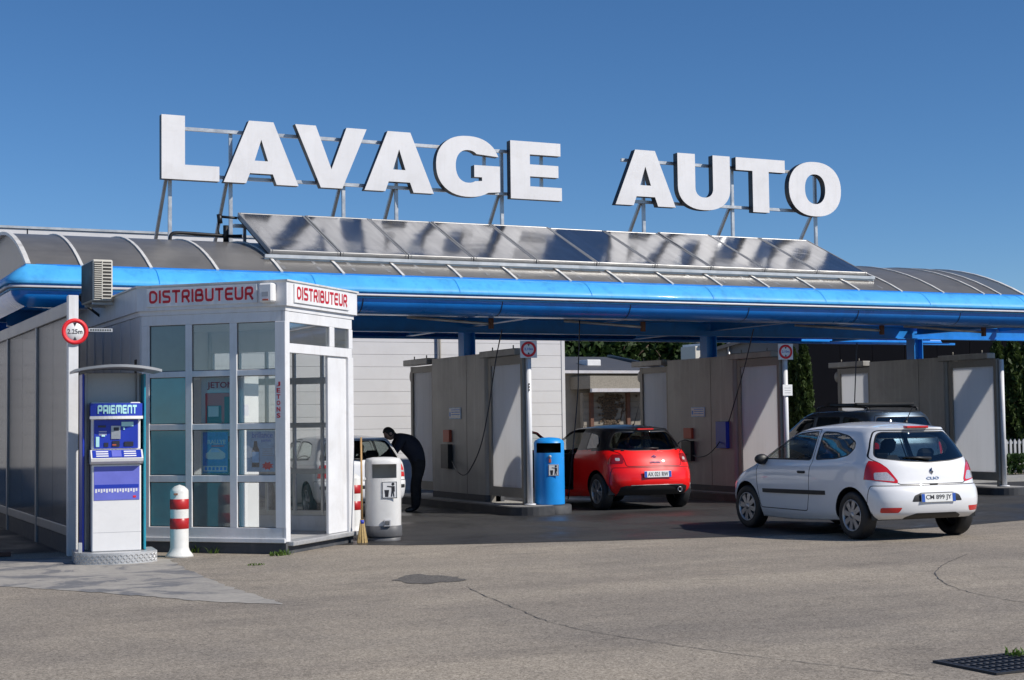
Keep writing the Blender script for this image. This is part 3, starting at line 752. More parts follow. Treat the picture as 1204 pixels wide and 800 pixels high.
# hoses
xf_ = PX_[0]-.13
def hose(pxs, xs__, label, sc, sx_, sy_):
    pts = [PX(sx_+a/sc, sy_+b_/sc, xx) for (a, b_), xx in zip(pxs, xs__)]
    b = MB(); b.mat('hose').tube(smooth_pts(pts, 6), .011, 8)
    o = b.build('pressure_hose'); rehome(o, tuple(pts[-1])); tag(o, label, 'hose', 'hoses hanging in the wash bays')
hose([(418, -8), (390, 130), (362, 320), (330, 470), (290, 560), (262, 587), (235, 570), (214, 530)], [11.3, 11.4, 11.45, 11.5, 11.5, 11.5, 11.5, xf_-.06], 'dark hose sagging from canopy to holder behind the blue bin', 3.476, 470, 390)
x2 = PX_[1]-.13
hose([(556, -10), (510, 180), (445, 405)], [16.7, 16.8, x2-.07], 'dark hose running from canopy down to the blue lance holder', 3.81, 740, 390)
hose([(405, 490), (390, 515), (350, 552), (310, 562), (286, 555)], [x2-.05, 16.9, 16.9, 16.92, x2-.07], 'short dark hose looping between black and blue lance holders', 3.81, 740, 390)
hose([(270, 492), (250, 486), (225, 494), (214, 515), (224, 545), (255, 552)], [x2-.09, 16.9, 16.9, 16.9, 16.92, x2-.09], 'small dark hose loop on black holder beside red car', 3.81, 740, 390)
hose([(205, -10), (200, 180), (196, 300), (165, 640), (160, 690)], [13.3, 13.3, 13.3, 13.3, 13.3], 'thin dark hose hanging straight between blue bin and red car', 3.333, 620, 380)
hose([(444, 115), (440, 200), (434, 360)], [19.2, 19.2, 19.2], 'thin dark hose hanging straight above the roof rack car', 3.478, 880, 370)
POSTS = (('white height limit post with round sign beside the blue bin', 2.89), ('white height limit post with round sign and small white plate', 2.89), ('plain white post without sign at end of rounded partition', 2.89))
for k, x in enumerate(PX_):
    y = 23.98
    pt = thing('height_limit_post', POSTS[k][0], 'post', (x, y, .16), 0, 'white posts at the partition ends')
    b = MB(); b.mat('white_frame').tube([(x, y, .17), (x, y, 2.75)], .05, 16); b.lathe([(0, .165), (.10, .165), (.10, .185), (.06, .19)], (x, y, 0), 16); b.build('post', pt)
    if k < 2:
        M = frame_M((x-.03, y-.075, 2.86), (math.cos(R(12)), -math.sin(R(12)), 0)); limit_sign(pt, M, '2,10m')
    if k == 1:
        b = MB(); b.mat('sign_white').rbox(x-.11, y-.075, 2.03, x+.11, y-.063, 2.24, .003); s_ = b.build('small_plate', pt)
        b = MB(); b.mat('sign_grey')
        for q in range(3): b.box(x-.07, y-.077, 2.17-q*.045, x+.07, y-.0755, 2.182-q*.045)
        b.build('plate_print', s_)
    if k == 0:
        b = MB(); b.mat('plate_ink')
        for q in range(3): b.box(x-.035, y-.061, 2.24-q*.05, x-.005, y-.057, 2.27-q*.05)
        b.build('sticker', pt)
# ------------------------------------------------------------------ distributor booth
KK = math.sqrt(.5)
A_, B_, C_, D_ = Vector((5.76, 18.53, 0)), Vector((4.31, 19.98, 0)), Vector((7.11, 19.88, 0)), Vector((4.31, 22.68, 0))
booth = thing('distributor_booth', 'white glazed kiosk booth with red DISTRIBUTEUR lettering on its fascia', 'booth', (5.5, 20.4, 0))
MF = frame_M(B_, (KK, -KK, 0)); MD = frame_M(A_, (KK, KK, 0)); MBk = frame_M(C_, (-KK, KK, 0)); ML = frame_M((4.31, 25.6, 0), (0, -1, 0))
LF, LD, LB, LL = (A_-B_).length, (C_-A_).length, 2.135, 25.6-19.98
def fu(x, y, M):
    p = PL(x, y, M.translation, M.col[1][:3]); q = M.inverted() @ p; return q.x, q.z
def frame_rect(name, M, u0, z0, u1, z1, mat='white_frame', y0=-.03, y1=.03, par=None, r=.005):
    b = MB(); b.mat(mat).rbox(u0, y0, z0, u1, y1, z1, r); b.xf(M); return b.build(name, par or booth)
ZF = .15
# plinth, floor, roof
def poly_off(pts, d):
    n = len(pts); out = []
    for i in range(n):
        a, b_, c_ = Vector(pts[i-1]), Vector(pts[i]), Vector(pts[(i+1) % n])
        d1 = (b_-a).normalized(); d2 = (c_-b_).normalized(); n1 = Vector((d1.y, -d1.x)); n2 = Vector((d2.y, -d2.x))
        bi = (n1+n2).normalized(); out.append(tuple(b_+bi*(d/max(.35, bi.dot(n1)))))
    return out
E_, F_, D2_ = Vector((5.6, 21.39, 0)), Vector((5.6, 25.6, 0)), Vector((4.31, 25.6, 0))
plan = [tuple(p[:2]) for p in (B_, A_, C_, E_, F_, D2_)]     # counter-clockwise seen from above
up = lambda u, v, d: (u, v, d)
b = MB(); b.mat('plinth').prism(poly_off(plan, .02), up, 0.002, ZF-.02); b.build('plinth', booth)
b = MB(); b.mat('floor_tile').prism(poly_off(plan, -.02), up, ZF-.02, ZF); b.build('floor', booth)
b = MB(); b.mat('white_frame').prism(poly_off(plan, -.06), up, 2.92, 2.96); b.build('ceiling', booth)
b = MB(); b.mat('white_frame').prism(poly_off(plan, .075), up, 3.09, 3.40); b.build('roof_fascia', booth)
b = MB(); b.mat('alu_white').prism(poly_off(plan, .095), up, 3.395, 3.415); b.build('roof_edge', booth)
b = MB(); b.mat('white_frame').prism(poly_off(plan, .04), up, 3.03, 3.09); b.build('cornice', booth)
# facade
cols = [(fu(177, 500, MF)[0], fu(219.3, 500, MF)[0]), (fu(227, 500, MF)[0], fu(271.3, 500, MF)[0]), (fu(280, 500, MF)[0], fu(325, 500, MF)[0])]
rows = [(fu(250, b_, MF)[1], fu(250, a, MF)[1]) for a, b_ in ((381, 436), (443, 498.5), (505.5, 559), (567, 620))]
frame_rect('sill', MF, -.02, ZF-.01, LF+.02, rows[3][0]-.13, y0=-.05, y1=.03)
frame_rect('bottom_rail', MF, 0.0, rows[3][0]-.13, LF, rows[3][0])
for i in range(3): frame_rect('transom', MF, cols[0][0], rows[i+1][1], cols[2][1], rows[i][0], y0=-.024, y1=.024)
frame_rect('head_rail', MF, 0., rows[0][1], LF, 3.03)
frame_rect('corner_post', MF, 0., rows[3][0], cols[0][0], rows[0][1])
frame_rect('mullion', MF, cols[0][1], rows[3][0], cols[1][0], rows[0][1]); frame_rect('mullion', MF, cols[1][1], rows[3][0], cols[2][0], rows[0][1])
frame_rect('corner_post', MF, cols[2][1], rows[3][0], LF+.03, rows[0][1], y0=-.034)
for i, (z0, z1) in enumerate(rows):
    for j, (u0, u1) in enumerate(cols):
        mt = 'glass_booth'
        if j == 0: mt = 'glass_frosted' if i == 0 else 'glass_teal'
        if (i, j) == (3, 1): mt = 'glass_frosted'
        o = frame_rect('window_pane', MF, u0-.005, z0-.005, u1+.005, z1+.005, mt, -.004, .004, r=.001)
        if mt == 'glass_teal': o['label'] = 'teal tinted window pane'
        b = MB(); b.mat('black')
        for q in ((u0, z0, u0+.008, z1), (u1-.008, z0, u1, z1), (u0, z0, u1, z0+.008), (u0, z1-.008, u1, z1)): b.box(q[0], -.012, q[1], q[2], -.005, q[3])
        b.xf(MF); b.build('gasket', o)
# door side
uo0, uo1 = fu(338.5, 500, MD)[0], fu(386, 500, MD)[0]; ur0 = fu(391, 398, MD)[0]; ur1 = fu(408, 398, MD)[0]
zt0, zt1 = fu(362, 406, MD)[1], fu(362, 382, MD)[1]; zo = zt0-.12
frame_rect('corner_post', MD, -.03, ZF, uo0, 3.03, y0=-.032)
frame_rect('head_rail', MD, uo0, zt1, LD, 3.03); frame_rect('transom', MD, uo0, zo, LD, zt0)
frame_rect('mullion', MD, uo1, zt0, ur0, zt1); frame_rect('mullion', MD, ur1, zt0, LD+.02, zt1)
for u0, u1 in ((uo0, uo1), (ur0, ur1)): frame_rect('window_pane', MD, u0, zt0, u1, zt1, 'glass_booth', -.004, .004, r=.001)
frame_rect('side_panel', MD, uo1, ZF+.01, LD-.13, zo, y0=.0, y1=.04); frame_rect('corner_post', MD, LD-.14, ZF, LD+.02, zo, y0=-.04)
b = MB(); b.mat('checker').rbox(uo0-.05, -.10, ZF-.05, LD+.02, .12, ZF+.006, .004)
for q in range(46): b.rbox(uo0-.03+q*.04, -.106, ZF-.04, uo0-.012+q*.04, -.099, ZF-.004, .002)
b.xf(MD); b.build('threshold', booth)
# back wall
frame_rect('back_panel', MBk, 0, ZF, LB, .36, 'white_frame'); frame_rect('head_rail', MBk, 0, 2.62, LB, 2.94)
for z0, z1 in ((.36, .43), (.93, 1.0), (1.56, 1.63), (2.16, 2.25)): frame_rect('transom', MBk, 0, z0, LB, z1, 'alu', -.02, .02)
nb = 5
for i in range(nb+1):
    u = LB*i/nb; frame_rect('mullion', MBk, u-.02, .36, u+.02, 2.62, 'alu', -.026, .026)
for i in range(nb):
    frame_rect('window_pane', MBk, LB*i/nb+.02, .43, LB*(i+1)/nb-.02, 2.62, 'glass_booth', -.003, .003, r=.001)
# left wall: vertical ribbed panels
for i in range(18):
    u0 = LL*i/18; frame_rect('wall_panel', ML, u0+.004, ZF, u0+LL/18-.004, 3.03, 'white_panel_wall', -.03 if i % 2 else -.024, .02, r=.008)
b = MB(); b.mat('black').rbox(LL-.30, -.042, 2.28, LL-.20, -.03, 2.48, .003); b.xf(ML); v_ = b.build('vent_cover', booth)
frame_rect('wall_panel', frame_M(E_, (0, 1, 0)), .03, ZF, 4.2, 3.03, 'white_panel_wall', -.02, .02); frame_rect('inner_wall', frame_M((5.58, 21.5, 0), (-1, 0, 0)), .02, ZF, 1.22, 2.92, 'white_frame', -.02, .02)
# signs on the fascia
for M, xa, ya, xb, yb, tx0, tx1, ty0, ty1, Ln in ((MF, 173, 349, 303, 349, 176.5, 299, 0, 0, LF), (MD, 345, 350, 409, 350, 347.5, 406.5, 0, 0, LD)):
    M2 = M @ Matrix.Translation((0, -.075, 0))
    u0, u1 = fu(xa, ya, M2)[0], fu(xb, yb, M2)[0]
    b = MB(); b.mat('sign_white').rbox(u0, -.02, 3.135, u1, -.001, 3.375, .004); b.xf(M2); sb = b.build('sign_board', booth, label='white board with red DISTRIBUTEUR lettering')
    t0, t1 = fu(tx0, ya, M2)[0], fu(tx1, ya, M2)[0]
    b = stroke_text('DISTRIBUTEUR', 'red_text', .165, t1-t0); b.xf(M2 @ Matrix.Translation((t0, -.0205, 3.18))); b.build('sign_lettering', sb, recalc=False)
M2 = MF @ Matrix.Translation((0, -.075, 0)); u0 = fu(309, 347, M2)[0]; u1 = fu(325, 347, M2)[0]
b = MB(); b.mat('kiosk_white').rbox(u0, -.12, 3.13, u1, 0, 3.37, .02); b.mat('orange').rbox(u0+.06, -.125, 3.15, u1-.05, -.119, 3.17, .001); b.mat('sign_grey').box(u0+.05, -.122, 3.2, u1-.05, -.1195, 3.26); b.xf(M2); b.build('alarm_box', booth)
# vertical JETONS on the corner post
b = MB()
uj = fu(329, 470, MF)[0]
for i, ch in enumerate('JETONS'):
    z = fu(329, 454.5+i*7.4, MF)[1]
    b.merge(text_mb(ch, 'red_text', .058, .052, .03, .002).xf(MF @ Matrix.Translation((uj-.026, -.0345, z))))
b.build('post_lettering', booth, recalc=False)
# token machine
def inM(u, d): return MF @ Matrix.Translation((u, d, 0))
uc0, uc1 = fu(234, 480, MF)[0], fu(271, 480, MF)[0]
um = (uc0+uc1)/2+.06
tm = thing('token_machine', 'white token machine with red panel inside the booth', 'machine', tuple(inM(um, .28).translation)[:2]+(ZF,), 0)
b = MB(); b.mat('kiosk_white').rbox(-.30, -.22, ZF, .30, .22, 2.26, .015); b.xf(inM(um, .28)); body = b.build('cabinet', tm)
b = MB(); b.mat('print_red').rbox(-.22, -.245, 1.55, .20, -.221, 2.02, .008); b.mat('kiosk_dark').rbox(-.19, -.252, 1.62, .02, -.246, 1.86, .004); b.rbox(.06, -.252, 1.60, .16, -.246, 1.97, .004); b.mat('print_white').box(-.17, -.2545, 1.72, -.02, -.2525, 1.85); b.mat('print_red').rbox(.02, -.24, 1.40, .24, -.221, 1.47, .003); b.mat('kiosk_dark').rbox(-.16, -.235, 1.0, .16, -.221, 1.18, .004); b.xf(inM(um, .28)); b.build('red_panel', body)
b = text_mb('JETONS', 'red_text', .10, .44, .012, .003); b.xf(inM(um, .28) @ Matrix.Translation((-.20, -.2225, 2.06))); b.build('machine_lettering', body, recalc=False)
# posters behind the glass
def poster(x0, y0, x1, y1, label, kind):
    u0, za = fu(x0, (y0+y1)/2, MF)[0], fu(x0, y1, MF)[1]; u1, zb = fu(x1, (y0+y1)/2, MF)[0], fu(x1, y0, MF)[1]
    W2, H2 = u1-u0, zb-za; M = inM(u0, .008) @ Matrix.Translation((0, 0, za))
    t_ = thing('poster', label, 'poster', tuple((M @ Vector((W2/2, 0, 0)))), 0)
    b = MB(); b.mat('print_blue' if kind == 0 else 'print_lightblue').box(0, 0, 0, W2, .003, H2); b.xf(M); sh = b.build('sheet', t_)
    b = MB()
    if kind == 0:
        b.mat('print_white').box(.01, -.003, .015, W2-.01, -.001, .085); b.mat('print_blue')
        for q in range(6): b.box(.03+q*.055, -.005, .03, .065+q*.055, -.0035, .07)
        car_ = [(.05, .20), (.10, .18), (.30, .18), (.36, .20), (.36, .26), (.31, .29), (.24, .33), (.14, .33), (.09, .28), (.05, .26)]
        b.mat('print_white').prism([(u*W2/.40, v*H2/.55) for u, v in car_], lambda u, v, d: (u, d, v), -.003, -.001)
        b.mat('print_lightblue').prism([(u*W2/.40, v*H2/.55) for u, v in [(.13, .275), (.28, .275), (.23, .32), (.15, .32)]], lambda u, v, d: (u, d, v), -.005, -.0035)
        b.merge(text_mb('RALLYE', 'print_white', .055, W2*.72, .02, .002).xf(Matrix.Translation((W2*.2, -.001, H2*.70))))
        b.mat('print_red').box(W2*.35, -.003, H2*.64, W2*.85, -.001, H2*.67)
    else:
        bt = [(.08, .06), (.19, .06), (.19, .28), (.165, .33), (.155, .40), (.115, .40), (.105, .33), (.08, .28)]
        b.mat('kiosk_dark').prism([(u*W2/.42, v*H2/.55) for u, v in bt], lambda u, v, d: (u, d, v), -.003, -.001)
        b.mat('print_lightblue').box(.085*W2/.42, -.005, .12*H2/.55, .185*W2/.42, -.0035, .26*H2/.55)
        b.merge(text_mb('brillance', 'print_blue', .075, W2*.72, .01, .002).xf(Matrix.Translation((W2*.2, -.001, H2*.80))))
        b.merge(text_mb('parfum', 'print_blue', .045, W2*.34, .01, .002).xf(Matrix.Translation((W2*.52, -.001, H2*.69))))
        b.mat('sign_grey')
        for q in range(4): b.box(W2*.56, -.002, H2*(.38+q*.05), W2*.92, -.001, H2*(.395+q*.05))
        st = [(W2*.74+math.cos(R(a*22.5))*(.085 if a % 2 else .055), H2*.14+math.sin(R(a*22.5))*(.055 if a % 2 else .035)) for a in range(16)]
        b.mat('print_red').prism(st, lambda u, v, d: (u, d, v), -.004, -.001)
    b.xf(M); b.build('poster_print', sh)
poster(238, 508, 267.5, 556, 'dark blue rally poster with white car behind booth window', 0)
poster(289.5, 505, 323, 555, 'pale blue poster with dark bottle and red star in booth', 1)
# something striped stored behind the lower frosted pane
b = MB(); b.mat('bollard_white').rbox(-.2, -.2, ZF+.003, .2, .2, .75, .03)
for z in (.35, .55): b.mat('print_red').box(-.203, -.203, z, .203, -.199, z+.08)
b.xf(inM(cols[1][0]+.3, .35)); o = b.build('storage_crate'); rehome(o, tuple(inM(cols[1][0]+.3, .35).translation)[:2]+(ZF,)); tag(o, 'white crate with red stripes behind the frosted lower booth pane', 'crate')
# ------------------------------------------------------------------ payment terminal
TX, TY = 3.70, 18.62
term = thing('payment_terminal', 'white and blue payment terminal with PAIEMENT header under curved metal hood', 'payment terminal', (TX, TY, 0), R(-6))
MT = Matrix.Translation((TX, TY, 0)) @ Matrix.Rotation(R(-6), 4, 'Z')
def T(name, b, par=None, lab=None, rc=True): b.xf(MT); return b.build(name, par or term, label=lab, recalc=rc)
pts = [(-.47, .45), (-.47, -.12)]+[(-.47+.94*i/16, -.12-.23*math.sin(math.pi*i/16)**.7) for i in range(1, 16)]+[(.47, -.12), (.47, .45)]
b = MB(); b.mat('checker').prism(pts, up, .002, .135); bp = T('base_step', b)
b = MB(); b.mat('chrome')
P_ = [Vector(p) for p in pts[1:-1]]; acc = 0.; c0 = 0
for i in range(len(P_)-1):
    p, q = P_[i], P_[i+1]; d = q-p; ln = d.length; d.normalize(); n_ = Vector((d.y, -d.x))
    while c0*.032 < acc+ln:
        c_ = p+d*(c0*.032-acc)+n_*.003
        for r_ in range(3):
            z = .032+r_*.034; a = .011*(1 if (r_+c0) % 2 else -1)
            b.bar((c_.x-d.x*.010, c_.y-d.y*.010, z-a), (c_.x+d.x*.010, c_.y+d.y*.010, z+a), .007, .006)
        c0 += 1
    acc += ln
T('tread_bars', b, bp)
b = MB(); b.mat('kiosk_white').rbox(-.285, -.10, .136, .285, .30, 1.16, .012); lw = T('lower_cabinet', b)
b = MB(); b.mat('sign_grey').box(-.283, -.1015, .36, .283, -.0995, .364); T('cabinet_joint', b, lw)
b = MB(); b.mat('kiosk_lilac').rbox(-.26, -.106, .74, .265, -.101, 1.14, .002); lp = T('lilac_panel', b, lw, 'lilac panel with printed pictograms')
b = MB(); b.mat('print_white')
for i in range(16): b.rbox(-.245+i*.031, -.108, .83+.012*(i % 2), -.225+i*.031, -.1065, .875, .001)
b.mat('kiosk_blue').box(-.25, -.1085, .885, .255, -.1065, .925); b.mat('print_red').rbox(.19, -.1095, .765, .225, -.1065, .79, .001); T('panel_print', b, lp)
sec = [(-.10, 1.165), (-.205, 1.20), (-.215, 1.235), (-.10, 1.335), (.25, 1.335), (.25, 1.165)]
b = MB(); b.mat('kiosk_white').prism(sec, lambda u, v, d: (d, u, v), -.30, .30); ks = T('keypad_shelf', b)
b = MB(); b.mat('kiosk_blue')
nrm = Vector((0, -.10, .115)).normalized()
pa, pb = Vector((0, -.212, 1.243)), Vector((0, -.108, 1.333)); off = Vector((0, -.0045, .005))
def onshelf(b, x0, x1, t0, t1, o_=1.): 
    a0, a1 = pa.lerp(pb, t0)+off*o_, pa.lerp(pb, t1)+off*o_
    b.add([(x0, a0.y, a0.z), (x1, a0.y, a0.z), (x1, a1.y, a1.z), (x0, a1.y, a1.z)], [(0, 1, 2, 3)])
onshelf(b, -.28, .28, .02, .98, .35); b.mat('print_white')
for i in range(3):
    for s_ in (-.17, .15): onshelf(b, s_-.07, s_+.07, .12+i*.28, .27+i*.28, .8)
b.mat('kiosk_lilac'); onshelf(b, -.06, .05, .1, .9, .8); T('keys', b, ks, None, False)
b = MB(); b.mat('kiosk_white').rbox(-.285, -.03, 1.336, .285, .27, 1.90, .01); T('upper_cabinet', b)
b = MB(); b.mat('kiosk_blue').rbox(-.255, -.05, 1.35, .255, -.031, 1.69, .003); sp = T('control_panel', b)
b = MB(); b.mat('galv').rbox(-.06, -.062, 1.46, .05, -.051, 1.62, .004); b.mat('kiosk_dark').rbox(-.03, -.066, 1.56, .03, -.0625, 1.60, .001); b.rbox(-.045, -.064, 1.37, .04, -.051, 1.44, .004); b.rbox(.09, -.064, 1.375, .20, -.051, 1.43, .01); b.rbox(-.21, -.06, 1.60, -.12, -.051, 1.625, .002); b.rbox(-.14, -.06, 1.37, -.09, -.051, 1.42, .002)
b.mat('print_mint').rbox(.06, -.06, 1.61, .20, -.051, 1.665, .002); b.rbox(.08, -.06, 1.57, .10, -.051, 1.60, .002); b.rbox(-.235, -.06, 1.37, -.195, -.051, 1.49, .002); b.rbox(-.17, -.06, 1.49, -.13, -.051, 1.51, .002)
b.mat('orange').rbox(-.045, -.0655, 1.385, .0, -.0645, 1.40, .001); b.mat('print_white')
for i in range(3): b.box(-.20, -.054, 1.55-i*.02, -.11, -.0505, 1.556-i*.02)
T('panel_details', b, sp)
# curved header
hp = []
for i in range(13):
    t = i/12; hp.append((-.30+.60*t, -.10-.10*math.sin(math.pi*t)))
b = MB(); b.mat('kiosk_blue').prism(hp+[(.30, .02), (-.30, .02)], up, 1.735, 1.885); hd = T('header', b, None, 'blue curved header reading PAIEMENT')
b = MB(); b.mat('kiosk_white').prism([(p[0]*1.02, p[1]-.004) for p in hp]+[(.305, .02), (-.305, .02)], up, 1.70, 1.734); T('header_trim', b, hd)
b = stroke_text('PAIEMENT', 'print_mint', .10, .45, .004, .25, .16, .12)
vs = []
for v in b.v:
    x = v[0]-.22; t = (x+.30)/.60; vs.append((x, -.101-.10*math.sin(math.pi*t)+v[1], v[2]+1.762))
b.v = vs; T('header_lettering', b, hd, None, False)
# back board, side boards, hood
b = MB(); b.mat('hood_metal').rbox(-.34, .32, .14, .34, .345, 2.26, .004); T('back_board', b)
b = MB(); b.mat('teal').rbox(.325, -.02, .137, .35, .5, 2.24, .006); T('side_board', b, None, 'bright teal side board')
b = MB(); b.mat('kiosk_blue').rbox(-.385, .02, .137, -.36, .5, 2.24, .006); T('side_board', b, None, 'dark blue side board')
for x in (.285, -.33):
    b = MB(); b.mat('hood_metal').rbox(x-.015, .22, .137, x+.015, .25, 2.26, .004); T('hood_post', b)
b = MB(); b.mat('alu').rbox(-.445, -.2, .136, -.40, -.15, .26, .005); T('corner_stud', b)
n = 14; vs = []; fs = []
for i in range(n+1):
    t = i/n; x = -.50+1.0*t; z = 2.28+.055*math.sin(math.pi*t)**.8
    yf = -.36-.12*math.sin(math.pi*t)
    vs += [(x, yf, z), (x, .5, z), (x, .5, z-.03), (x, yf, z-.03)]
for i in range(n):
    for j in range(4): fs.append((4*i+j, 4*i+(j+1) % 4, 4*i+4+(j+1) % 4, 4*i+4+j))
fs += [(0, 1, 2, 3), (4*n+3, 4*n+2, 4*n+1, 4*n)]
b = MB(); b.smooth = True; b.mat('hood_metal').add(vs, fs); autosmooth(T('hood', b))
# ------------------------------------------------------------------ polycarbonate screen wall
scr = thing('wash_hall_screen', 'grey ribbed polycarbonate screen wall with aluminium frame', 'screen wall', (3.38, 23.5, 0))
pxl, pxr = PY(80, 500, 19.8).x, PY(92, 500, 19.8).x
b = MB(); b.mat('white_frame').rbox(pxl, 19.8, .0, pxr, 19.92, 3.27, .006); b.build('end_post', scr)
YP = [19.92, 22.55, 25.5, 28.6]
for i in range(3):
    y0, y1 = YP[i], YP[i+1]
    b = MB(); b.mat('alu_dark').rbox(3.36, y1-.05, .0, 3.44, y1+.05, 3.17, .006); b.build('post', scr)
    b = MB(); b.mat('alu_dark').rbox(3.37, y0, .24, 3.43, y1-.05, .36, .006); b.build('bottom_rail', scr)
    b = MB(); b.mat('plinth').box(3.385, y0, .004, 3.415, y1-.05, .238); b.build('kick_board', scr)
    nn = 2
    for j in range(nn):
        ya = y0+(y1-.05-y0)*j/nn; yb = y0+(y1-.05-y0)*(j+1)/nn
        b = MB(); b.mat('polycarb').box(3.385, ya+.006, .35, 3.41, yb-.006, 3.03); b.build('screen_panel', scr)
b = MB(); b.mat('alu_dark').rbox(3.35, 19.925, 3.02, 3.45, 28.6, 3.20, .008); b.build('top_rail', scr)
b = MB(); b.mat('polycarb').box(-1.42, 20.0, .02, -1.38, 29.5, 3.4); o = b.build('hall_reflection_screen'); rehome(o, (-1.4, 24.7, .02)); tag(o, 'unseen far side of the wash hall, added for dark reflections', 'screen wall')  # out of view, added so the screen wall reflects something dark
# height sign on the end post
c_ = PY(88, 390, 19.78)
hs = thing('height_sign', 'round red ringed 2.25m height limit sign on white post', 'sign', tuple(c_))
limit_sign(hs, frame_M((c_.x, 19.78, c_.z), (1, 0, 0)), '2.25m', False)
b = MB(); b.mat('alu').rbox(c_.x+.17, 19.785, c_.z+.0, c_.x+.47, 19.80, c_.z+.045, .003); b.mat('plate_ink')
for q in range(9): b.box(c_.x+.19+q*.03, 19.783, c_.z+.012, c_.x+.21+q*.03, 19.7845, c_.z+.034)
b.build('pointer_plate', hs)
# air conditioner on the booth wall
ac = thing('air_conditioner', 'cream air conditioner unit with slotted grille above the booth wall', 'air conditioner', (4.05, 21.5, 3.3))
x0, x1, y0, y1, z0, z1 = 3.93, 4.20, 21.35, 22.2, 3.33, 3.90
b = MB(); b.mat('vent_cream').rbox(x0, y0, z0, x1, y1, z1, .015); cs = b.build('casing', ac)
b = MB(); b.mat('vent_dark').box(x0-.004, y0+.02, z0+.02, x0-.0005, y1-.02, z1-.02); b.build('shaded_side', cs)  # shade on the long side, painted as a dark sheet
b = MB(); b.mat('vent_dark').box(x0+.02, y0-.004, z0+.03, x1-.02, y0-.0005, z1-.03); b.build('grille_recess', cs)
for i in range(17):
    z = z0+.04+i*.029
    b = MB(); b.mat('vent_cream').rbox(x0+.02, y0-.016, z, x0+.12, y0-.004, z+.014, .002); b.build('grille_slat', cs)
for i in range(11):
    z = z0+.03+i*.047
    b = MB(); b.mat('vent_cream').rbox(x0+.13, y0-.016, z, x1-.02, y0-.004, z+.017, .002); b.build('grille_slat', cs)
b = MB(); b.mat('vent_cream').rbox(x0+.118, y0-.017, z0+.02, x0+.132, y0-.004, z1-.02, .002); b.build('grille_bar', cs)
b = MB(); b.mat('galv')
b.box(3.95, 21.48, 3.29, 4.28, 21.52, 3.328); b.build('bracket', ac); b = MB(); b.mat('galv').box(3.95, 22.03, 3.29, 4.28, 22.07, 3.328); b.build('bracket', ac)
b = MB(); b.mat('black').tube(smooth_pts([(3.97, 22.22, 3.45), (3.95, 22.4, 3.5), (4.0, 22.5, 3.4), (4.25, 22.5, 3.2)], 5), .02, 8); b.build('refrigerant_pipe', ac)
# ------------------------------------------------------------------ bollards, bins, broom, grate
def bollard(x, y, label):
    t_ = thing('bollard', label, 'bollard', (x, y, 0), R(15), 'red and white bollards')
    b = MB(); b.mat('bollard_white').lathe([(.0, 0.002), (.175, .002), (.16, .03), (.125, .075), (.112, .12), (.112, .80), (.105, .825), (.06, .865), (0, .885)], (0, 0, 0), 28); bd = b.build('shaft', t_, world=False)
    for z0, z1 in ((.345, .475), (.585, .71)):
        b = MB(); b.mat('red_paint').lathe([(.112, z0), (.1145, z0+.002), (.1145, z1-.002), (.112, z1)], (0, 0, 0), 28); b.build('red_band', bd, world=False)
    b = MB(); b.mat('rust').rbox(-.125, -.10, .76, -.075, -.085, .785, .002); b.build('tab', bd, world=False)
p = G(211, 655); bollard(p.x, p.y, 'white bollard with two red bands in front of booth windows')
p = G(418, 628); bollard(p.x, p.y+.1, 'white bollard with red bands hidden behind booth door and broom')
def pictogram(parent, M, s_=1.):
    M = WM[parent.name] @ M
    b = MB(); b.mat('sign_white').rbox(-.09*s_, -.004, -.10*s_, .09*s_, 0, .10*s_, .002); b.xf(M); pl_ = b.build('pictogram_plate', parent)
    b = MB(); b.mat('plate_ink'); f = lambda u, v, d: (u*s_, d, v*s_)
    def pg(poly): b.prism(poly, f, -.006, -.0045)
    for q in ((-.086, -.096, -.080, .096), (.080, -.096, .086, .096), (-.086, -.096, .086, -.09), (-.086, .09, .086, .096)): pg([(q[0], q[1]), (q[2], q[1]), (q[2], q[3]), (q[0], q[3])])
    pg([(.04+.018*math.cos(a), .068+.018*math.sin(a)) for a in np.linspace(0, 2*math.pi, 13)[:-1]])
    pg([(.022, .045), (.06, .045), (.062, -.02), (.05, -.02), (.056, -.08), (.042, -.08), (.036, -.03), (.028, -.08), (.014, -.08), (.022, -.01)])
    pg([(.024, .044), (.024, .028), (-.03, .036), (-.03, .048)])
    pg([(-.062, 0), (-.006, 0), (-.016, -.082), (-.052, -.082)]); 
    b.xf(M); b.build('pictogram', pl_)
def slotted_shell(b, prof, rx, slot, n=40, p=2.0):
    """vertical shell of superellipse plan with a slot (a0, a1, z0, z1) left open"""
    zs = sorted(set([h for _, h in prof]+[slot[2], slot[3]]))
    hs_ = [h for _, h in prof]; rr_ = [r for r, _ in prof]
    ang = sorted(set(list(np.linspace(0, 2*math.pi, n+1)[:-1])+[slot[0] % (2*math.pi), slot[1] % (2*math.pi)]))
    vs = []; k = len(zs); m_ = len(ang)
    for a in ang:
        for z in zs:
            r_ = float(np.interp(z, hs_, rr_)); c, s_ = math.cos(a), math.sin(a); q = (abs(c)**p+abs(s_)**p)**(-1/p)
            vs.append((r_*q*c, r_*q*s_, z))
    fs = []
    for i in range(m_):
        i2 = (i+1) % m_; am = (ang[i]+(ang[i2] if i2 else 2*math.pi))/2
        ins = (am-slot[0]) % (2*math.pi) < (slot[1]-slot[0]) % (2*math.pi)
        for j in range(k-1):
            zm = (zs[j]+zs[j+1])/2
            if ins and slot[2] < zm < slot[3]: continue
            fs.append((i*k+j, i2*k+j, i2*k+j+1, i*k+j+1))
    b.smooth = True; b.add(vs, fs); b.smooth = False
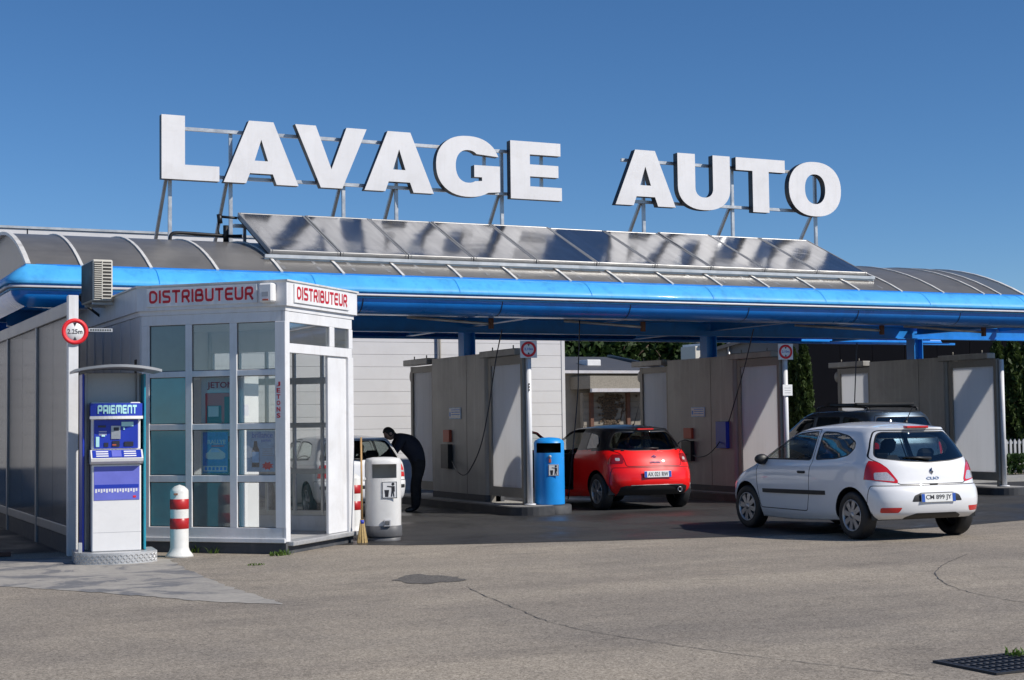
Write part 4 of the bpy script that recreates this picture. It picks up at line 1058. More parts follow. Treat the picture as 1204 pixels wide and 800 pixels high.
# white bin
p = G(454, 636); wb = thing('litter_bin', 'white plastic litter bin with dark grey base beside the broom', 'bin', (p.x, p.y+.1, 0), R(-20))
b = MB(); b.mat('bin_white'); slotted_shell(b, [(.245, .20), (.25, .9), (.25, 1.06), (.243, 1.10), (.225, 1.125), (.14, 1.14), (.0, 1.145)], .25, (R(235), R(312), .86, 1.05), p=2.7); sh = b.build('shell', wb, world=False, recalc=False)
b = MB(); b.mat('bin_white'); slotted_shell(b, [(.232, .20), (.237, .9), (.236, 1.06), (.10, 1.10), (0, 1.10)], .25, (R(235), R(312), .86, 1.05), p=2.7); b.f = [f[::-1] for f in b.f]; b.build('liner', sh, world=False, recalc=False)
b = MB(); b.mat('bin_grey'); slotted_shell(b, [(0, .062), (.25, .062), (.257, .08), (.257, .20), (.244, .212), (.0, .215)], .25, (0, .001, 5, 6), p=2.7); slotted_shell(b, [(0, .002), (.235, .002), (.235, .05), (.2, .06), (0, .061)], .24, (0, .001, 5, 6), p=2.7); b.build('base', wb, world=False, recalc=False)
b = MB(); b.mat('sign_grey').rbox(.0, -.285, .20, .10, -.25, .30, .01); b.mat('bin_grey').rbox(.02, -.292, .23, .08, -.2855, .28, .004); b.build('lock_bracket', wb, world=False)
b = MB(); b.mat('bin_white').rbox(-.252, -.19, .835, -.235, -.15, .87, .004); b.build('side_latch', sh, world=False)
pictogram(wb, Matrix.Translation((.085, -.254, .70)) , 1.15)
# blue bin
bx_, by_ = PX(648, 560, 12.12).x, 24.05
p = PY(648, 596, 24.0); bb = thing('litter_bin', 'round bright blue metal litter bin on kerb end', 'bin', (p.x, 24.05, .16), R(-24))
b = MB(); b.mat('bin_blue'); slotted_shell(b, [(.262, .004), (.265, .02), (.265, 1.07), (.25, 1.11), (.18, 1.15), (.08, 1.165), (0, 1.168)], .265, (R(212), R(318), .90, 1.07), p=2.0); sh = b.build('shell', bb, world=False, recalc=False)
b = MB(); b.mat('black'); slotted_shell(b, [(.255, .02), (.255, 1.06), (.16, 1.12), (0, 1.12)], .25, (R(212), R(318), .90, 1.07)); b.mat('black').lathe([(0, .75), (.254, .75)], (0, 0, 0), 24); b.f = [f[::-1] for f in b.f]; b.build('liner', sh, world=False, recalc=False)
b = MB(); b.mat('orange').rbox(-.02, -.278, .73, .02, -.264, .80, .004); b.mat('sign_grey').lathe([(0, -.015), (.025, -.015), (.028, 0), (0, 0)], (0, -.27, .835), 12, 'Y'); b.build('lock', bb, world=False)
pictogram(bb, Matrix.Translation((.06, -.268, .60)), 1.0)
# the small concrete pad the blue bin stands on
b = MB(); b.mat('kerb').lathe([(0, .158), (.36, .158), (.38, .14), (.38, 0.0)], (p.x, 24.05, 0), 28); o = b.build('bin_pad'); tag(o, kind='structure'); rehome(o, (p.x, 24.05, 0))
# broom
p0 = G(426, 639); p1 = PL(411, 518, (7.2, 19.85, 0), (KK, -KK, 0)) 
p1 = Vector((7.23, 19.80, 1.42))
br = thing('broom', 'wooden handled straw broom leaning on the booth door post', 'broom', (p0.x, p0.y, 0))
d = (p1-p0).normalized()
b = MB(); b.mat('wood').tube([p0+d*.30, p1], .014, 8); hd = b.build('handle', br)
b = MB(); b.mat('straw'); rn = random.Random(2)
for i in range(70):
    a = rn.uniform(0, 6.28); r_ = math.sqrt(rn.random())
    e = p0+Vector((math.cos(a)*.075*r_, math.sin(a)*.035*r_, .006)); s_ = p0+d*.32+Vector((math.cos(a)*.022*r_, math.sin(a)*.02*r_, 0)); b.tube([e, s_], [.006, .004], 4, False)
b.build('bristles', br)
b = MB(); b.mat('kiosk_blue').tube([p0+d*.26, p0+d*.31], .028, 10); b.build('binding', hd)
# drain grate
gx, gy = 6.83, 7.36
gr = thing('drain_grate', 'black cast iron drain grate set in the asphalt', 'drain grate', (gx+.4, gy+.29, 0))
b = MB(); b.mat('iron').box(gx, gy, .003, gx+.03, gy+.58, .016); b.box(gx+.77, gy, .003, gx+.8, gy+.58, .016); b.box(gx+.03, gy, .003, gx+.77, gy+.03, .016); b.box(gx+.03, gy+.55, .003, gx+.77, gy+.58, .016); b.build('frame', gr)
b = MB(); b.mat('black').box(gx+.03, gy+.03, .003, gx+.77, gy+.55, .005); b.build('pit', gr)
for i in range(14):
    x = gx+.045+i*.053; b = MB(); b.mat('iron').rbox(x, gy+.031, .006, x+.022, gy+.549, .015, .003); b.build('grate_bar', gr)
for i in range(4):
    y = gy+.12+i*.11; b = MB(); b.mat('iron').rbox(gx+.031, y, .0062, gx+.769, y+.018, .0145, .003); b.build('cross_bar', gr)
# wooden offcut by the hall
p = G(8, 655); b = MB(); b.mat('rust').rbox(p.x-.25, p.y, .004, p.x+.05, p.y+.1, .06, .006); o = b.build('wood_offcut'); rehome(o, (p.x-.1, p.y+.05, .004)); tag(o, 'short brown wooden offcut lying by the screen wall', 'wood block')
# ------------------------------------------------------------------ buildings behind
wh = thing('warehouse', 'large white warehouse of horizontal cladding boards behind the wash', 'building', (5, 33.5, 0))
WX0, WX1, WY, WZ = -9., PY(663, 450, 33).x, 33., 5.72
b = MB(); b.mat('cladding').box(WX0, WY+.05, 0, WX1-.01, WY+14, WZ-.02); b.build('core_wall', wh)
z = .06
while z < WZ-.35:
    b = MB(); b.mat('cladding').rbox(WX0, WY, z+.002, WX1-.07, WY+.052, z+.282, .005); b.build('cladding_board', wh); z += .284
b = MB(); b.mat('cladding').rbox(WX0-.03, WY-.03, z+.005, WX1+.02, WY+14.02, WZ+.02, .01); b.build('parapet', wh)
b = MB(); b.mat('alu').box(WX0-.05, WY-.06, WZ+.021, WX1+.04, WY+14.05, WZ+.07); b.build('coping', wh)
b = MB(); b.mat('cladding').rbox(WX1-.068, WY-.015, .0, WX1+.03, WY+14, z, .008); b.build('corner_trim', wh)
x = PY(516, 450, 33).x
b = MB(); b.mat('steel_frame').tube([(x, WY-.07, .1), (x, WY-.07, z)], .035, 8); b.build('downpipe', wh)
x = PY(32, 272, 33).x; b = MB(); b.mat('black').box(x-.012, WY-.035, z+.02, x+.012, WY-.031, WZ+.01); b.build('parapet_joint', wh)
# low annex with slate roof
an = thing('low_annex', 'low beige building with dark slate hip roof and projecting garage head', 'building', (26, 46, 0))
ax0, ax1, ay = PY(655, 440, 45).x, PY(775, 440, 45).x, 45.
b = MB(); b.mat('render_wall').box(ax0, ay, 0, ax1, ay+10, 3.2); b.build('wall', an)
e0 = 3.26
rl, rr = (ax0-.3), PY(716, 420, 50.).x
zr = PY(716, 420, 50.).z
b = MB(); b.mat('slate').add([(ax0-.3, ay-.3, e0), (ax1+.3, ay-.3, e0), (ax1+.3, ay+10.3, e0), (ax0-.3, ay+10.3, e0), (ax0-.3, 50, zr), (rr, 50, zr)], [(0, 1, 5, 4), (1, 2, 5), (2, 3, 4, 5), (3, 0, 4), (3, 2, 1, 0)]); rf = b.build('roof', an)
b = MB(); b.mat('black').bar((rr, 50, zr+.03), (ax1+.3, ay-.3, e0+.05), .16, .10); b.build('hip_tile', rf)
b = MB(); b.mat('sign_white').rbox(PY(684, 426, 47).x, 46.6, 3.50, PY(700, 426, 47).x, 47.3, 3.72, .02); b.build('skylight', rf)
b = MB(); b.mat('trim_white').rbox(ax0-.32, ay-.42, 3.17, ax1+.32, ay-.30, 3.27, .01); b.build('gutter', rf)
gx0, gx1 = PY(694, 450, 43.6).x, PY(790, 450, 43.6).x
b = MB(); b.mat('roughcast').box(gx0, 43.6, PY(694, 457, 43.6).z, gx1, 44.98, PY(694, 442, 43.6).z); gh = b.build('garage_head', an)
b = MB(); b.mat('trim_white').rbox(gx0, 43.5, PY(694, 461.5, 43.6).z, gx1, 43.62, PY(694, 457, 43.6).z-.004, .01); b.build('white_lintel', gh)
b = MB(); b.mat('block_wall').box(gx0+.15, 44.4, 0, gx1, 44.6, PY(694, 461.5, 43.6).z); bw_ = b.build('garage_wall', an)
for px_ in (696, 739):
    x = PY(px_, 480, 44.3).x; b = MB(); b.mat('rust').box(x-.06, 44.28, 0, x+.06, 44.40, PY(694, 461.5, 43.6).z); b.build('steel_post', an)
# block courses proud of the garage wall
zz = .05; k = 0
while zz < 2.3:
    x = gx0+.2-(.25 if k % 2 else 0)
    while x < gx0+2.6:
        b = MB(); b.mat('block_wall').rbox(max(x, gx0+.16), 44.385, zz, x+.485, 44.41, zz+.185, .006); b.build('block', bw_); x += .5
    zz += .2; k += 1
b = MB(); b.mat('bark'); rn = random.Random(9); c0 = PY(715, 464, 44.35)
def creeper(p, d, L_, r_):
    q = p+d*L_; b.tube([p, (p+q)/2+Vector((rn.uniform(-.05, .05), 0, 0)), q], [r_, r_*.9, r_*.75], 5)
    if r_ > .012:
        for s_ in (-1, 1):
            if rn.random() < .8: creeper(q, Vector((d.x*.6+s_*rn.uniform(.1, .5), 0, d.z)).normalized(), L_*rn.uniform(.6, .95), r_*.7)
creeper(Vector((c0.x+.25, 44.36, .6)), Vector((-.1, 0, 1)), .55, .05)
for i in range(260):
    z = rn.random()**.7; x = c0.x+.05+rn.gauss(0, .08+.22*z); zc_ = 1.2+1.25*z; s_ = .05
    b.add([(x-s_, 44.355-rn.random()*.05, zc_), (x, 44.35, zc_-s_), (x+s_, 44.355-rn.random()*.05, zc_), (x, 44.35, zc_+s_)], [(0, 1, 2, 3)])
o = b.build('dry_creeper'); rehome(o, (c0.x+.25, 44.36, .6)); tag(o, 'dark dry creeper hanging on the block garage wall', 'creeper')
# grey gabled house
ho = thing('grey_house', 'grey rendered house with shallow gable seen behind the middle partition', 'building', (31, 47, 0))
hx0, hx1 = PY(838, 420, 46).x, PY(1000, 420, 46).x; hm = (hx0+hx1)/2; hz = PY(838, 413, 46).z; hzr = PY(895, 388, 46).z
b = MB(); b.mat('house_grey').prism([(hx0, 0), (hx1, 0), (hx1, hz), (hm, hzr), (hx0, hz)], lambda u, v, d: (u, d, v), 46, 55); b.build('wall', ho)
for (xa, za, xb, zb) in ((hx0-.3, hz-.1, hm, hzr+.03), (hm, hzr+.03, hx1+.3, hz-.1)):
    b = MB(); b.mat('slate').add([(xa, 45.7, za), (xb, 45.7, zb), (xb, 55.3, zb), (xa, 55.3, za), (xa, 45.7, za+.12), (xb, 45.7, zb+.12), (xb, 55.3, zb+.12), (xa, 55.3, za+.12)], [(0, 1, 2, 3), (4, 5, 6, 7), (0, 1, 5, 4), (1, 2, 6, 5), (2, 3, 7, 6), (3, 0, 4, 7)]); b.build('roof_slope', ho)
x = PY(857, 412, 45.8).x; b = MB(); b.mat('galv').tube([(x, 45.85, 2.0), (x, 45.85, PY(857, 402, 45.8).z)], .06, 8); b.build('flue', ho)
ho.location = (hx0, 46, 0)
for c in ho.children: c.data.transform(Matrix.Translation((31-hx0, 1, 0)))
ho.rotation_euler.z = R(-31)
# cream rooftop box far behind
p = PY(816, 416, 58); t_ = thing('far_shed', 'small cream flat roofed hut among the trees', 'building', (p.x, 58, 0))
b = MB(); b.mat('vent_cream').rbox(p.x-.32, 57.4, 0, p.x+.32, 58.6, PY(816, 408, 58).z, .02); b.build('wall', t_)
b = MB(); b.mat('sign_white').rbox(p.x-.1, 57.2, PY(816, 408, 58).z, p.x+.6, 58.8, PY(816, 405, 58).z, .02); b.build('roof', t_)
# dark building
db = thing('dark_building', 'plain near black clad building behind the right hand bays', 'building', (40, 41, 0))
dx0 = PY(951, 470, 40).x
b = MB(); b.mat('cladding_dark').box(dx0+.02, 40.03, 0, dx0+30, 54, 4.95); b.build('core_wall', db)
for i in range(26):
    x = dx0+i*1.0; b = MB(); b.mat('cladding_dark').rbox(x+.006, 40, .02, x+.994, 40.035, 4.9, .008); b.build('cladding_panel', db)
b = MB(); b.mat('cladding_dark').rbox(dx0-.04, 39.95, 4.91, dx0+30, 54.05, 5.02, .01); b.build('coping', db)
db.location = (dx0, 40, 0)
for c in db.children: c.data.transform(Matrix.Translation((40-dx0, 1, 0)))
db.rotation_euler.z = R(-33)
# pavement, hedge, fence on the right
b = MB(); b.mat('concrete').box(24.2, 28.45, 0, 48, 29.75, .10); o = b.build('pavement'); tag(o, kind='structure'); rehome(o, (36, 29, 0))
# ------------------------------------------------------------------ vegetation
def leaves(n, fn, size, seed, up_=0.):
    rg = np.random.default_rng(seed); c = fn(rg, n); n = len(c)
    d = rg.normal(size=(n, 3)); d[:, 2] += up_; d /= np.linalg.norm(d, axis=1)[:, None]
    e = rg.normal(size=(n, 3)); e -= (e*d).sum(1)[:, None]*d; e /= np.linalg.norm(e, axis=1)[:, None]
    s_ = size*rg.uniform(.6, 1.35, n)[:, None]
    a = c-d*s_; p = c+d*s_; q = c+e*s_*.55; r_ = c-e*s_*.55
    v = np.stack([a, q, p, r_], 1).reshape(-1, 3)
    return v
def leaf_obj(name, v, mat, parent):
    me = bpy.data.meshes.new(name); n = len(v)//4
    me.vertices.add(len(v)); me.vertices.foreach_set('co', (v-np.array(WM[parent.name].translation)).ravel())
    me.loops.add(4*n); me.loops.foreach_set('vertex_index', np.arange(4*n)); me.polygons.add(n); me.polygons.foreach_set('loop_start', np.arange(0, 4*n, 4)); me.polygons.foreach_set('loop_total', np.full(n, 4))
    me.update(calc_edges=True); me.materials.append(MAT[mat]); return link(name, me, parent)
def tree(x, y, z, h, r, label, mat, seed, n=2600, size=.28, group='trees on the slope behind the annex'):
    t_ = thing('broadleaf_tree', label, 'tree', (x, y, z), 0, group); rg = random.Random(seed)
    b = MB(); b.mat('bark'); b.tube([(x, y, z), (x+.1, y, z+h*.3), (x+rg.uniform(-.3, .3), y, z+h*.7)], [.22, .16, .06], 8)
    for i in range(6):
        a = rg.uniform(0, 6.28); z0 = z+h*rg.uniform(.25, .55); b.tube([(x+.05, y, z0), (x+math.cos(a)*r*.65, y+math.sin(a)*r*.65, z0+h*.25)], [.09, .03], 6)
    b.build('trunk', t_)
    cl = [(rg.gauss(0, .45), rg.gauss(0, .45), rg.uniform(.25, .95), rg.uniform(.25, .42)) for _ in range(22)]
    def fn(g, n_):
        k = g.integers(0, len(cl), n_); c = np.array(cl)[k]
        d = g.normal(size=(n_, 3)); d /= np.linalg.norm(d, axis=1)[:, None]; d *= (g.random(n_)**.4)[:, None]
        return np.stack([x+(c[:, 0]*.8+d[:, 0]*c[:, 3])*r*1.25, y+(c[:, 1]*.8+d[:, 1]*c[:, 3])*r*1.25, z+h*c[:, 2]+d[:, 2]*c[:, 3]*r*1.1], 1)
    leaf_obj('crown', leaves(n, fn, size, seed), mat, t_)
# slope
hv = []; NX, NY = 24, 10
for j in range(NY+1):
    for i in range(NX+1):
        X = 10+i*8; Y = 66+j*14; hv.append((X, Y, .02+max(0, (Y-66))*.05+.5*math.sin(X*.2+Y*.13)*(j > 0)))
b = MB(); b.mat('leaf_hedge'); b.smooth = True; b.add(hv, [(j*(NX+1)+i, j*(NX+1)+i+1, (j+1)*(NX+1)+i+1, (j+1)*(NX+1)+i) for j in range(NY) for i in range(NX)]); o = b.build('hillside'); tag(o, kind='structure')
rn = random.Random(21)
for i in range(13):
    px_ = 650+i*20; Y = 84+rn.uniform(-4, 8); p = PY(px_+rn.uniform(-5, 5), 480, Y)
    tree(p.x, Y, .9, 6.6+rn.uniform(-.5, .8), 3.0+rn.uniform(-.3, .4), 'dark green broadleaf tree in the wood behind the low annex', 'leaf_dark', 100+i, 2400, .26)
for i in range(7):
    px_ = 745+i*17; Y = 64+rn.uniform(-2, 2); p = PY(px_, 480, Y)
    tree(p.x, Y, 0, 3.5+rn.uniform(-.4, .5), 1.5, 'light green leafy shrub tree in front of the dark wood', 'leaf_mid', 200+i, 1500, .17, 'light shrubs before the dark wood')
p = PY(1201, 480, 60); ht = PY(1200, 322, 60).z
tree(p.x+.8, 60, 0, ht*.93, 1.9, 'dark tree top showing past the end of canopy', 'leaf_dark', 300, 2600, .22, None)
def cypress(px0, px1, ytop, Y, label, seed):
    a, c = PY(px0, 450, Y), PY(px1, 450, Y); x = (a.x+c.x)/2; r = abs(c.x-a.x)/2; h = PY((px0+px1)/2, ytop, Y).z
    t_ = thing('cypress', label, 'tree', (x, Y, 0), 0, 'cypress trees by the dark building')
    b = MB(); b.mat('bark').tube([(x, Y, 0), (x, Y, h*.8)], [.10, .03], 7); b.build('trunk', t_)
    def fn(g, n_):
        t = g.random(n_)**.8; prof = np.interp(t, [0, .1, .5, .8, .95, 1], [.55, .95, 1., .8, .4, .1])
        an_ = g.random(n_)*6.283; rr_ = r*prof*(.55+.5*g.random(n_))*(1+.16*np.sin(an_*5+t*19))
        return np.stack([x+np.cos(an_)*rr_, Y+np.sin(an_)*rr_, .1+t*h], 1)
    leaf_obj('crown', leaves(4200, fn, .085, seed, 1.3), 'leaf_cypress', t_)
cypress(927, 939, 414, 36.5, 'narrow cypress right beside the post with small plate', 1)
cypress(938, 953, 409, 36.0, 'cypress at the corner of the dark building', 2)
cypress(1163, 1184, 407, 33.0, 'cypress behind the plain post by dark building', 3)
cypress(1181, 1203, 402, 32.8, 'cypress standing behind the white picket fence', 4)
cypress(1200, 1224, 400, 32.6, 'cypress at the outer end of the picket fence', 5)
hd = thing('low_hedge', 'low clipped green hedge in front of white picket fence', 'hedge', (32, 30.6, .0))
b = MB(); b.mat('soil').box(27.2, 30.2, .0, 38, 31.0, .05); b.build('soil', hd)
leaf_obj('foliage', leaves(9000, lambda g, n: np.stack([27.3+g.random(n)*9, 30.2+.75*g.random(n), .05+.55*g.random(n)**.6], 1), .05, 77, .4), 'leaf_hedge', hd)
fe = thing('picket_fence', 'white picket fence above the low hedge', 'fence', (31, 31.3, 0))
for z in (.45, .85):
    b = MB(); b.mat('sign_grey').box(27.3, 31.33, z, 36, 31.36, z+.06); b.build('fence_rail', fe)
for i in range(58):
    x = 27.35+i*.15; b = MB(); b.mat('sign_grey').prism([(x, .08), (x+.07, .08), (x+.07, .93), (x+.035, .98), (x, .93)], lambda u, v, d: (u, d, v), 31.30, 31.325); b.build('picket', fe)
# weeds
def weed(px_, py_, n, h, seed, label):
    p = G(px_, py_); b = MB(); b.mat('grass'); rg = random.Random(seed)
    for i in range(n):
        a = rg.uniform(0, 6.28); o_ = Vector((p.x+rg.gauss(0, .05), p.y+rg.gauss(0, .03), .003)); l = h*rg.uniform(.5, 1.2); d = Vector((math.cos(a)*.5, math.sin(a)*.5, 1)).normalized(); s_ = Vector((-math.sin(a), math.cos(a), 0))*.008
        m_ = o_+d*l*.6; e = o_+d*l+Vector((math.cos(a), math.sin(a), -.2))*l*.25; b.add([o_-s_, o_+s_, m_+s_, m_-s_, e], [(0, 1, 2, 3), (3, 2, 4)])
    o = b.build('weed_tuft', recalc=False); rehome(o, tuple(p)); tag(o, label, 'weeds', 'weeds along the booth plinth')
weed(234, 650, 40, .11, 1, 'green weed tuft at booth plinth near the bollard')
weed(252, 651, 18, .09, 2, 'thin weed sprout below the booth mullion')
weed(325, 654, 34, .07, 3, 'small weeds at the front corner of booth')
weed(336, 653, 22, .08, 4, 'weed tuft below the booth door threshold')
weed(1192, 773, 30, .06, 5, 'weeds growing beside the drain grate')
weed(300, 665, 24, .03, 6, 'flat weeds in the asphalt joint before booth')
# ------------------------------------------------------------------ cars
def inside(poly, u, v):
    r = False; n = len(poly); j = n-1
    for i in range(n):
        (xi, yi), (xj, yj) = poly[i], poly[j]
        if (yi > v) != (yj > v) and u < (xj-xi)*(v-yi)/(yj-yi)+xi: r = not r
        j = i
    return r
def offset_poly(poly, d):
    # positive d shrinks; poly may wind either way
    ar = sum(poly[i][0]*poly[(i+1) % len(poly)][1]-poly[(i+1) % len(poly)][0]*poly[i][1] for i in range(len(poly)))
    sgn = 1 if ar > 0 else -1; out = []; n = len(poly)
    for i in range(n):
        a, b_, c = Vector(poly[i-1]), Vector(poly[i]), Vector(poly[(i+1) % n])
        d1, d2 = (b_-a).normalized(), (c-b_).normalized(); n1, n2 = Vector((-d1.y, d1.x))*sgn, Vector((-d2.y, d2.x))*sgn
        bi = n1+n2
        bi = bi.normalized() if bi.length > 1e-6 else n1
        out.append(tuple(b_+bi*(d/max(.4, bi.dot(n1)))))
    return out
def round_poly(poly, r, k=4):
    out = []; n = len(poly)
    for i in range(n):
        a, b_, c = Vector(poly[i-1]), Vector(poly[i]), Vector(poly[(i+1) % n]); rr_ = min(r, (a-b_).length*.45, (c-b_).length*.45)
        p, q = b_+(a-b_).normalized()*rr_, b_+(c-b_).normalized()*rr_
        for j in range(k+1):
            t = j/k; out.append(tuple((1-t)**2*p+2*t*(1-t)*b_+t*t*q))
    return out
class Shell:
    """closed car skin as a grid; local axes: +Y forward, X right, Z up, rear bumper at Y=0"""
    def __init__(s, keys, spine, N1=16, N2=44, N3=14, sub=5):
        K = np.array(keys, float); nk = len(K); idx = np.linspace(0, nk-1, (nk-1)*sub+1)
        P = np.stack([pchip(np.arange(nk), K[:, c], idx) for c in range(K.shape[1])], 1)
        th1 = np.linspace(0, math.pi/2, N1+1); th3 = np.linspace(0, math.pi/2, N3+1)
        rowsL = []
        for zr, zm, zf, yr, yf, w_, rr_, rf_, pr in P:
            pts = []
            for t in th1: pts.append((w_*math.sin(t)**(2/pr), yr+rr_*(1-math.cos(t)**(2/pr) if t < math.pi/2-1e-9 else 1.)))
            for i in range(1, N2): pts.append((w_, yr+rr_+(yf-rf_-yr-rr_)*i/N2))
            for t in th3: pts.append((w_*math.cos(t)**(2/2.3) if t < math.pi/2-1e-9 else 0., yf-rf_+rf_*math.sin(t)**(2/2.3)))
            row = []
            for x, y in pts:
                q = (y-yr)/(yf-yr); tp = 1-.035*max(0, (.35-q)/.35)**2-.05*max(0, (q-.6)/.4)**2
                z = zr+(zm-zr)*min(1, q/.5)*1.0 if q < .5 else zm+(zf-zm)*((q-.5)/.5)**1.5
                row.append((x*tp, y, z))
            rowsL.append(row)
        last = rowsL[-1]; ys = [p[1] for p in last]; y0, y1 = min(ys), max(ys); ym = (y0+y1)/2; hl = (y1-y0)/2
        for s_ in (.85, .7, .5, .3, .12):
            rowsL.append([(x*s_, ym+(y-ym)*(1-(1-s_)*.10), z+spine*(1-s_*s_)*(1-abs((y-ym)/hl)**3)) for x, y, z in last])
        rowsL.append([(0, ym+(y-ym)*.90, z+spine*(1-abs((y-ym)/hl)**3)) for x, y, z in last])
        s.m_ = len(rowsL[0]); V = []; F = []
        half = s.m_
        # mirrored ring: right half then left half
        for row in rowsL:
            V += row; V += [(-x, y, z) for x, y, z in row[1:-1][::-1]]
        ring = 2*half-2
        for i in range(len(rowsL)-1):
            for j in range(ring): F.append((i*ring+j, i*ring+(j+1) % ring, (i+1)*ring+(j+1) % ring, (i+1)*ring+j))
        s.bm = bmesh.new(); vs = [s.bm.verts.new(v) for v in V]
        for f in F: s.bm.faces.new([vs[i] for i in f])
        s.bm.faces.new([vs[i] for i in range(ring)][::-1])
        bmesh.ops.remove_doubles(s.bm, verts=s.bm.verts, dist=1e-4)
        bmesh.ops.recalc_face_normals(s.bm, faces=s.bm.faces)
        s.bm.verts.ensure_lookup_table(); s.bm.verts.index_update(); s.bm.normal_update()
        s.N = [v.normal.copy() for v in s.bm.verts]; s.C = [v.co.copy() for v in s.bm.verts]
        s.polys = [[v.index for v in f.verts] for f in s.bm.faces if len(f.verts) < 5]
        s.bvh = BVHTree.FromPolygons(s.C, s.polys)
        s.lay = s.bm.faces.layers.int.new('part'); s.names = ['body']
    def cut(s, poly, axes, cond, name):
        bm = s.bm; us = [p[0] for p in poly]; vs = [p[1] for p in poly]; mg = .03
        bb = (min(us)-mg, max(us)+mg, min(vs)-mg, max(vs)+mg); a, b_ = axes
        def cand():
            out = []
            for f in bm.faces:
                if f[s.lay] != 0 or len(f.verts) > 60: continue
                c = f.calc_center_median()
                if not cond(c): continue
                U = [v.co[a] for v in f.verts]; Vv = [v.co[b_] for v in f.verts]
                if max(U) < bb[0] or min(U) > bb[1] or max(Vv) < bb[2] or min(Vv) > bb[3]: continue
                out.append(f)
            return out
        n = len(poly); allf = set(cand())
        for i in range(n):
            p, q = poly[i], poly[(i+1) % n]; no = Vector((0, 0, 0)); no[a] = q[1]-p[1]; no[b_] = -(q[0]-p[0])
            if no.length < 1e-9: continue
            co = Vector((0, 0, 0)); co[a] = p[0]; co[b_] = p[1]
            # only faces touched by this edge (with margin)
            e0, e1 = min(p[0], q[0])-mg, max(p[0], q[0])+mg; g0, g1 = min(p[1], q[1])-mg, max(p[1], q[1])+mg
            fs = []
            for f in allf:
                U = [v.co[a] for v in f.verts]; Vv = [v.co[b_] for v in f.verts]
                if max(U) < e0 or min(U) > e1 or max(Vv) < g0 or min(Vv) > g1: continue
                fs.append(f)
            geom = set(fs)
            for f in fs: geom.update(f.edges); geom.update(f.verts)
            res = bmesh.ops.bisect_plane(bm, geom=list(geom), dist=1e-5, plane_co=co, plane_no=no)
            allf = (allf-set(fs)) | {g_ for g_ in res['geom'] if isinstance(g_, bmesh.types.BMFace)}
        if name in s.names: k = s.names.index(name)
        else: s.names.append(name); k = len(s.names)-1
        for f in allf:
            c = f.calc_center_median()
            if cond(c) and inside(poly, c[a], c[b_]): f[s.lay] = k
    def normal(s, co):
        loc, no, ix, d = s.bvh.find_nearest(co)
        if ix is None: return Vector((0, 0, 1))
        ids = s.polys[ix]; ws = [1/max(1e-5, (s.C[i]-loc).length)**1.0 for i in ids]
        # inverse-distance blend of the quad's corner normals
        ws = [w_**1.6 for w_ in ws]; t = sum(ws); r = Vector((0, 0, 0))
        for i, w_ in zip(ids, ws): r += s.N[i]*(w_/t)
        return r.normalized()
    def part(s, name, obname, mat, parent, off=0., label=None, xform=None, flip=False, pred=None):
        k = s.names.index(name); fs = [f for f in s.bm.faces if f[s.lay] == k and (pred is None or pred(f.calc_center_median()))]
        if not fs: return None
        ix = {}; V = []; NN = []; F = []
        for f in fs:
            r = []
            for v in f.verts:
                if v not in ix:
                    n = s.normal(v.co); ix[v] = len(V); V.append(v.co+n*off); NN.append(n)
                r.append(ix[v])
            F.append(r[::-1] if flip else r)
        if flip: NN = [-n for n in NN]
        if xform is not None:
            V = [xform @ v for v in V]; q = xform.to_3x3(); NN = [(q @ n).normalized() for n in NN]
        me = bpy.data.meshes.new(obname); me.from_pydata(V, [], F); me.materials.append(MAT[mat]); me.polygons.foreach_set('use_smooth', [True]*len(F)); me.update()
        big = [p.index for p in me.polygons if len(p.vertices) > 60]
        me.normals_split_custom_set_from_vertices(NN)
        return link(obname, me, parent, label)
def wheel(parent, x, y, r, side, spokes, mat, steer=0., style='cap'):
    """side -1: left (outer face towards -X)"""
    wd = .19; o = side
    b = MB(); b.mat('rubber')
    prof = [(r*.62, -wd*.42), (r*.66, -wd*.5), (r*.90, -wd*.5), (r*.965, -wd*.44), (r, -wd*.32), (r, wd*.32), (r*.965, wd*.44), (r*.90, wd*.5), (r*.66, wd*.5), (r*.62, wd*.42)]
    b.lathe(prof, (0, 0, 0), 40, 'X'); M = Matrix.Translation((x, y, r)) @ Matrix.Rotation(steer, 4, 'Z'); b.xf(M)
    t_ = b.build('wheel', parent, world=False)
    b = MB(); b.mat('kiosk_dark').lathe([(0, o*.02), (r*.62, o*.02)], (0, 0, 0), 32, 'X')
    b.mat(mat).lathe([(r*.665, o*wd*.46), (r*.665, o*wd*.51), (r*.63, o*wd*.52), (r*.585, o*wd*.40), (r*.585, 0)], (0, 0, 0), 40, 'X')
    b.lathe([(0, o*wd*.50), (r*.13, o*wd*.50), (r*.17, o*wd*.42), (r*.17, 0)], (0, 0, 0), 20, 'X')
    for i in range(spokes):
        a = 2*math.pi*i/spokes+.2; c, s_ = math.cos(a), math.sin(a); w0, w1 = (r*.085, r*.125) if style == 'cap' else (r*.06, r*.06)
        for dd in ((0,) if style == 'cap' else (-.17, .17)):
            c2, s2 = math.cos(a+dd), math.sin(a+dd); ta = (-s2, c2)
            q0 = (r*.12*c, r*.12*s_); q1 = (r*.62*c2, r*.62*s2); xs0, xs1 = o*wd*.47, o*wd*.45
            vs = [(xs0, q0[0]-ta[0]*w0, q0[1]-ta[1]*w0), (xs0, q0[0]+ta[0]*w0, q0[1]+ta[1]*w0), (xs1, q1[0]+ta[0]*w1, q1[1]+ta[1]*w1), (xs1, q1[0]-ta[0]*w1, q1[1]-ta[1]*w1)]
            vs += [(v[0]-o*.04, v[1], v[2]) for v in vs]
            b.add(vs, [(0, 1, 2, 3), (0, 1, 5, 4), (1, 2, 6, 5), (2, 3, 7, 6), (3, 0, 4, 7)])
    b.xf(M); b.build('rim', t_, world=False)
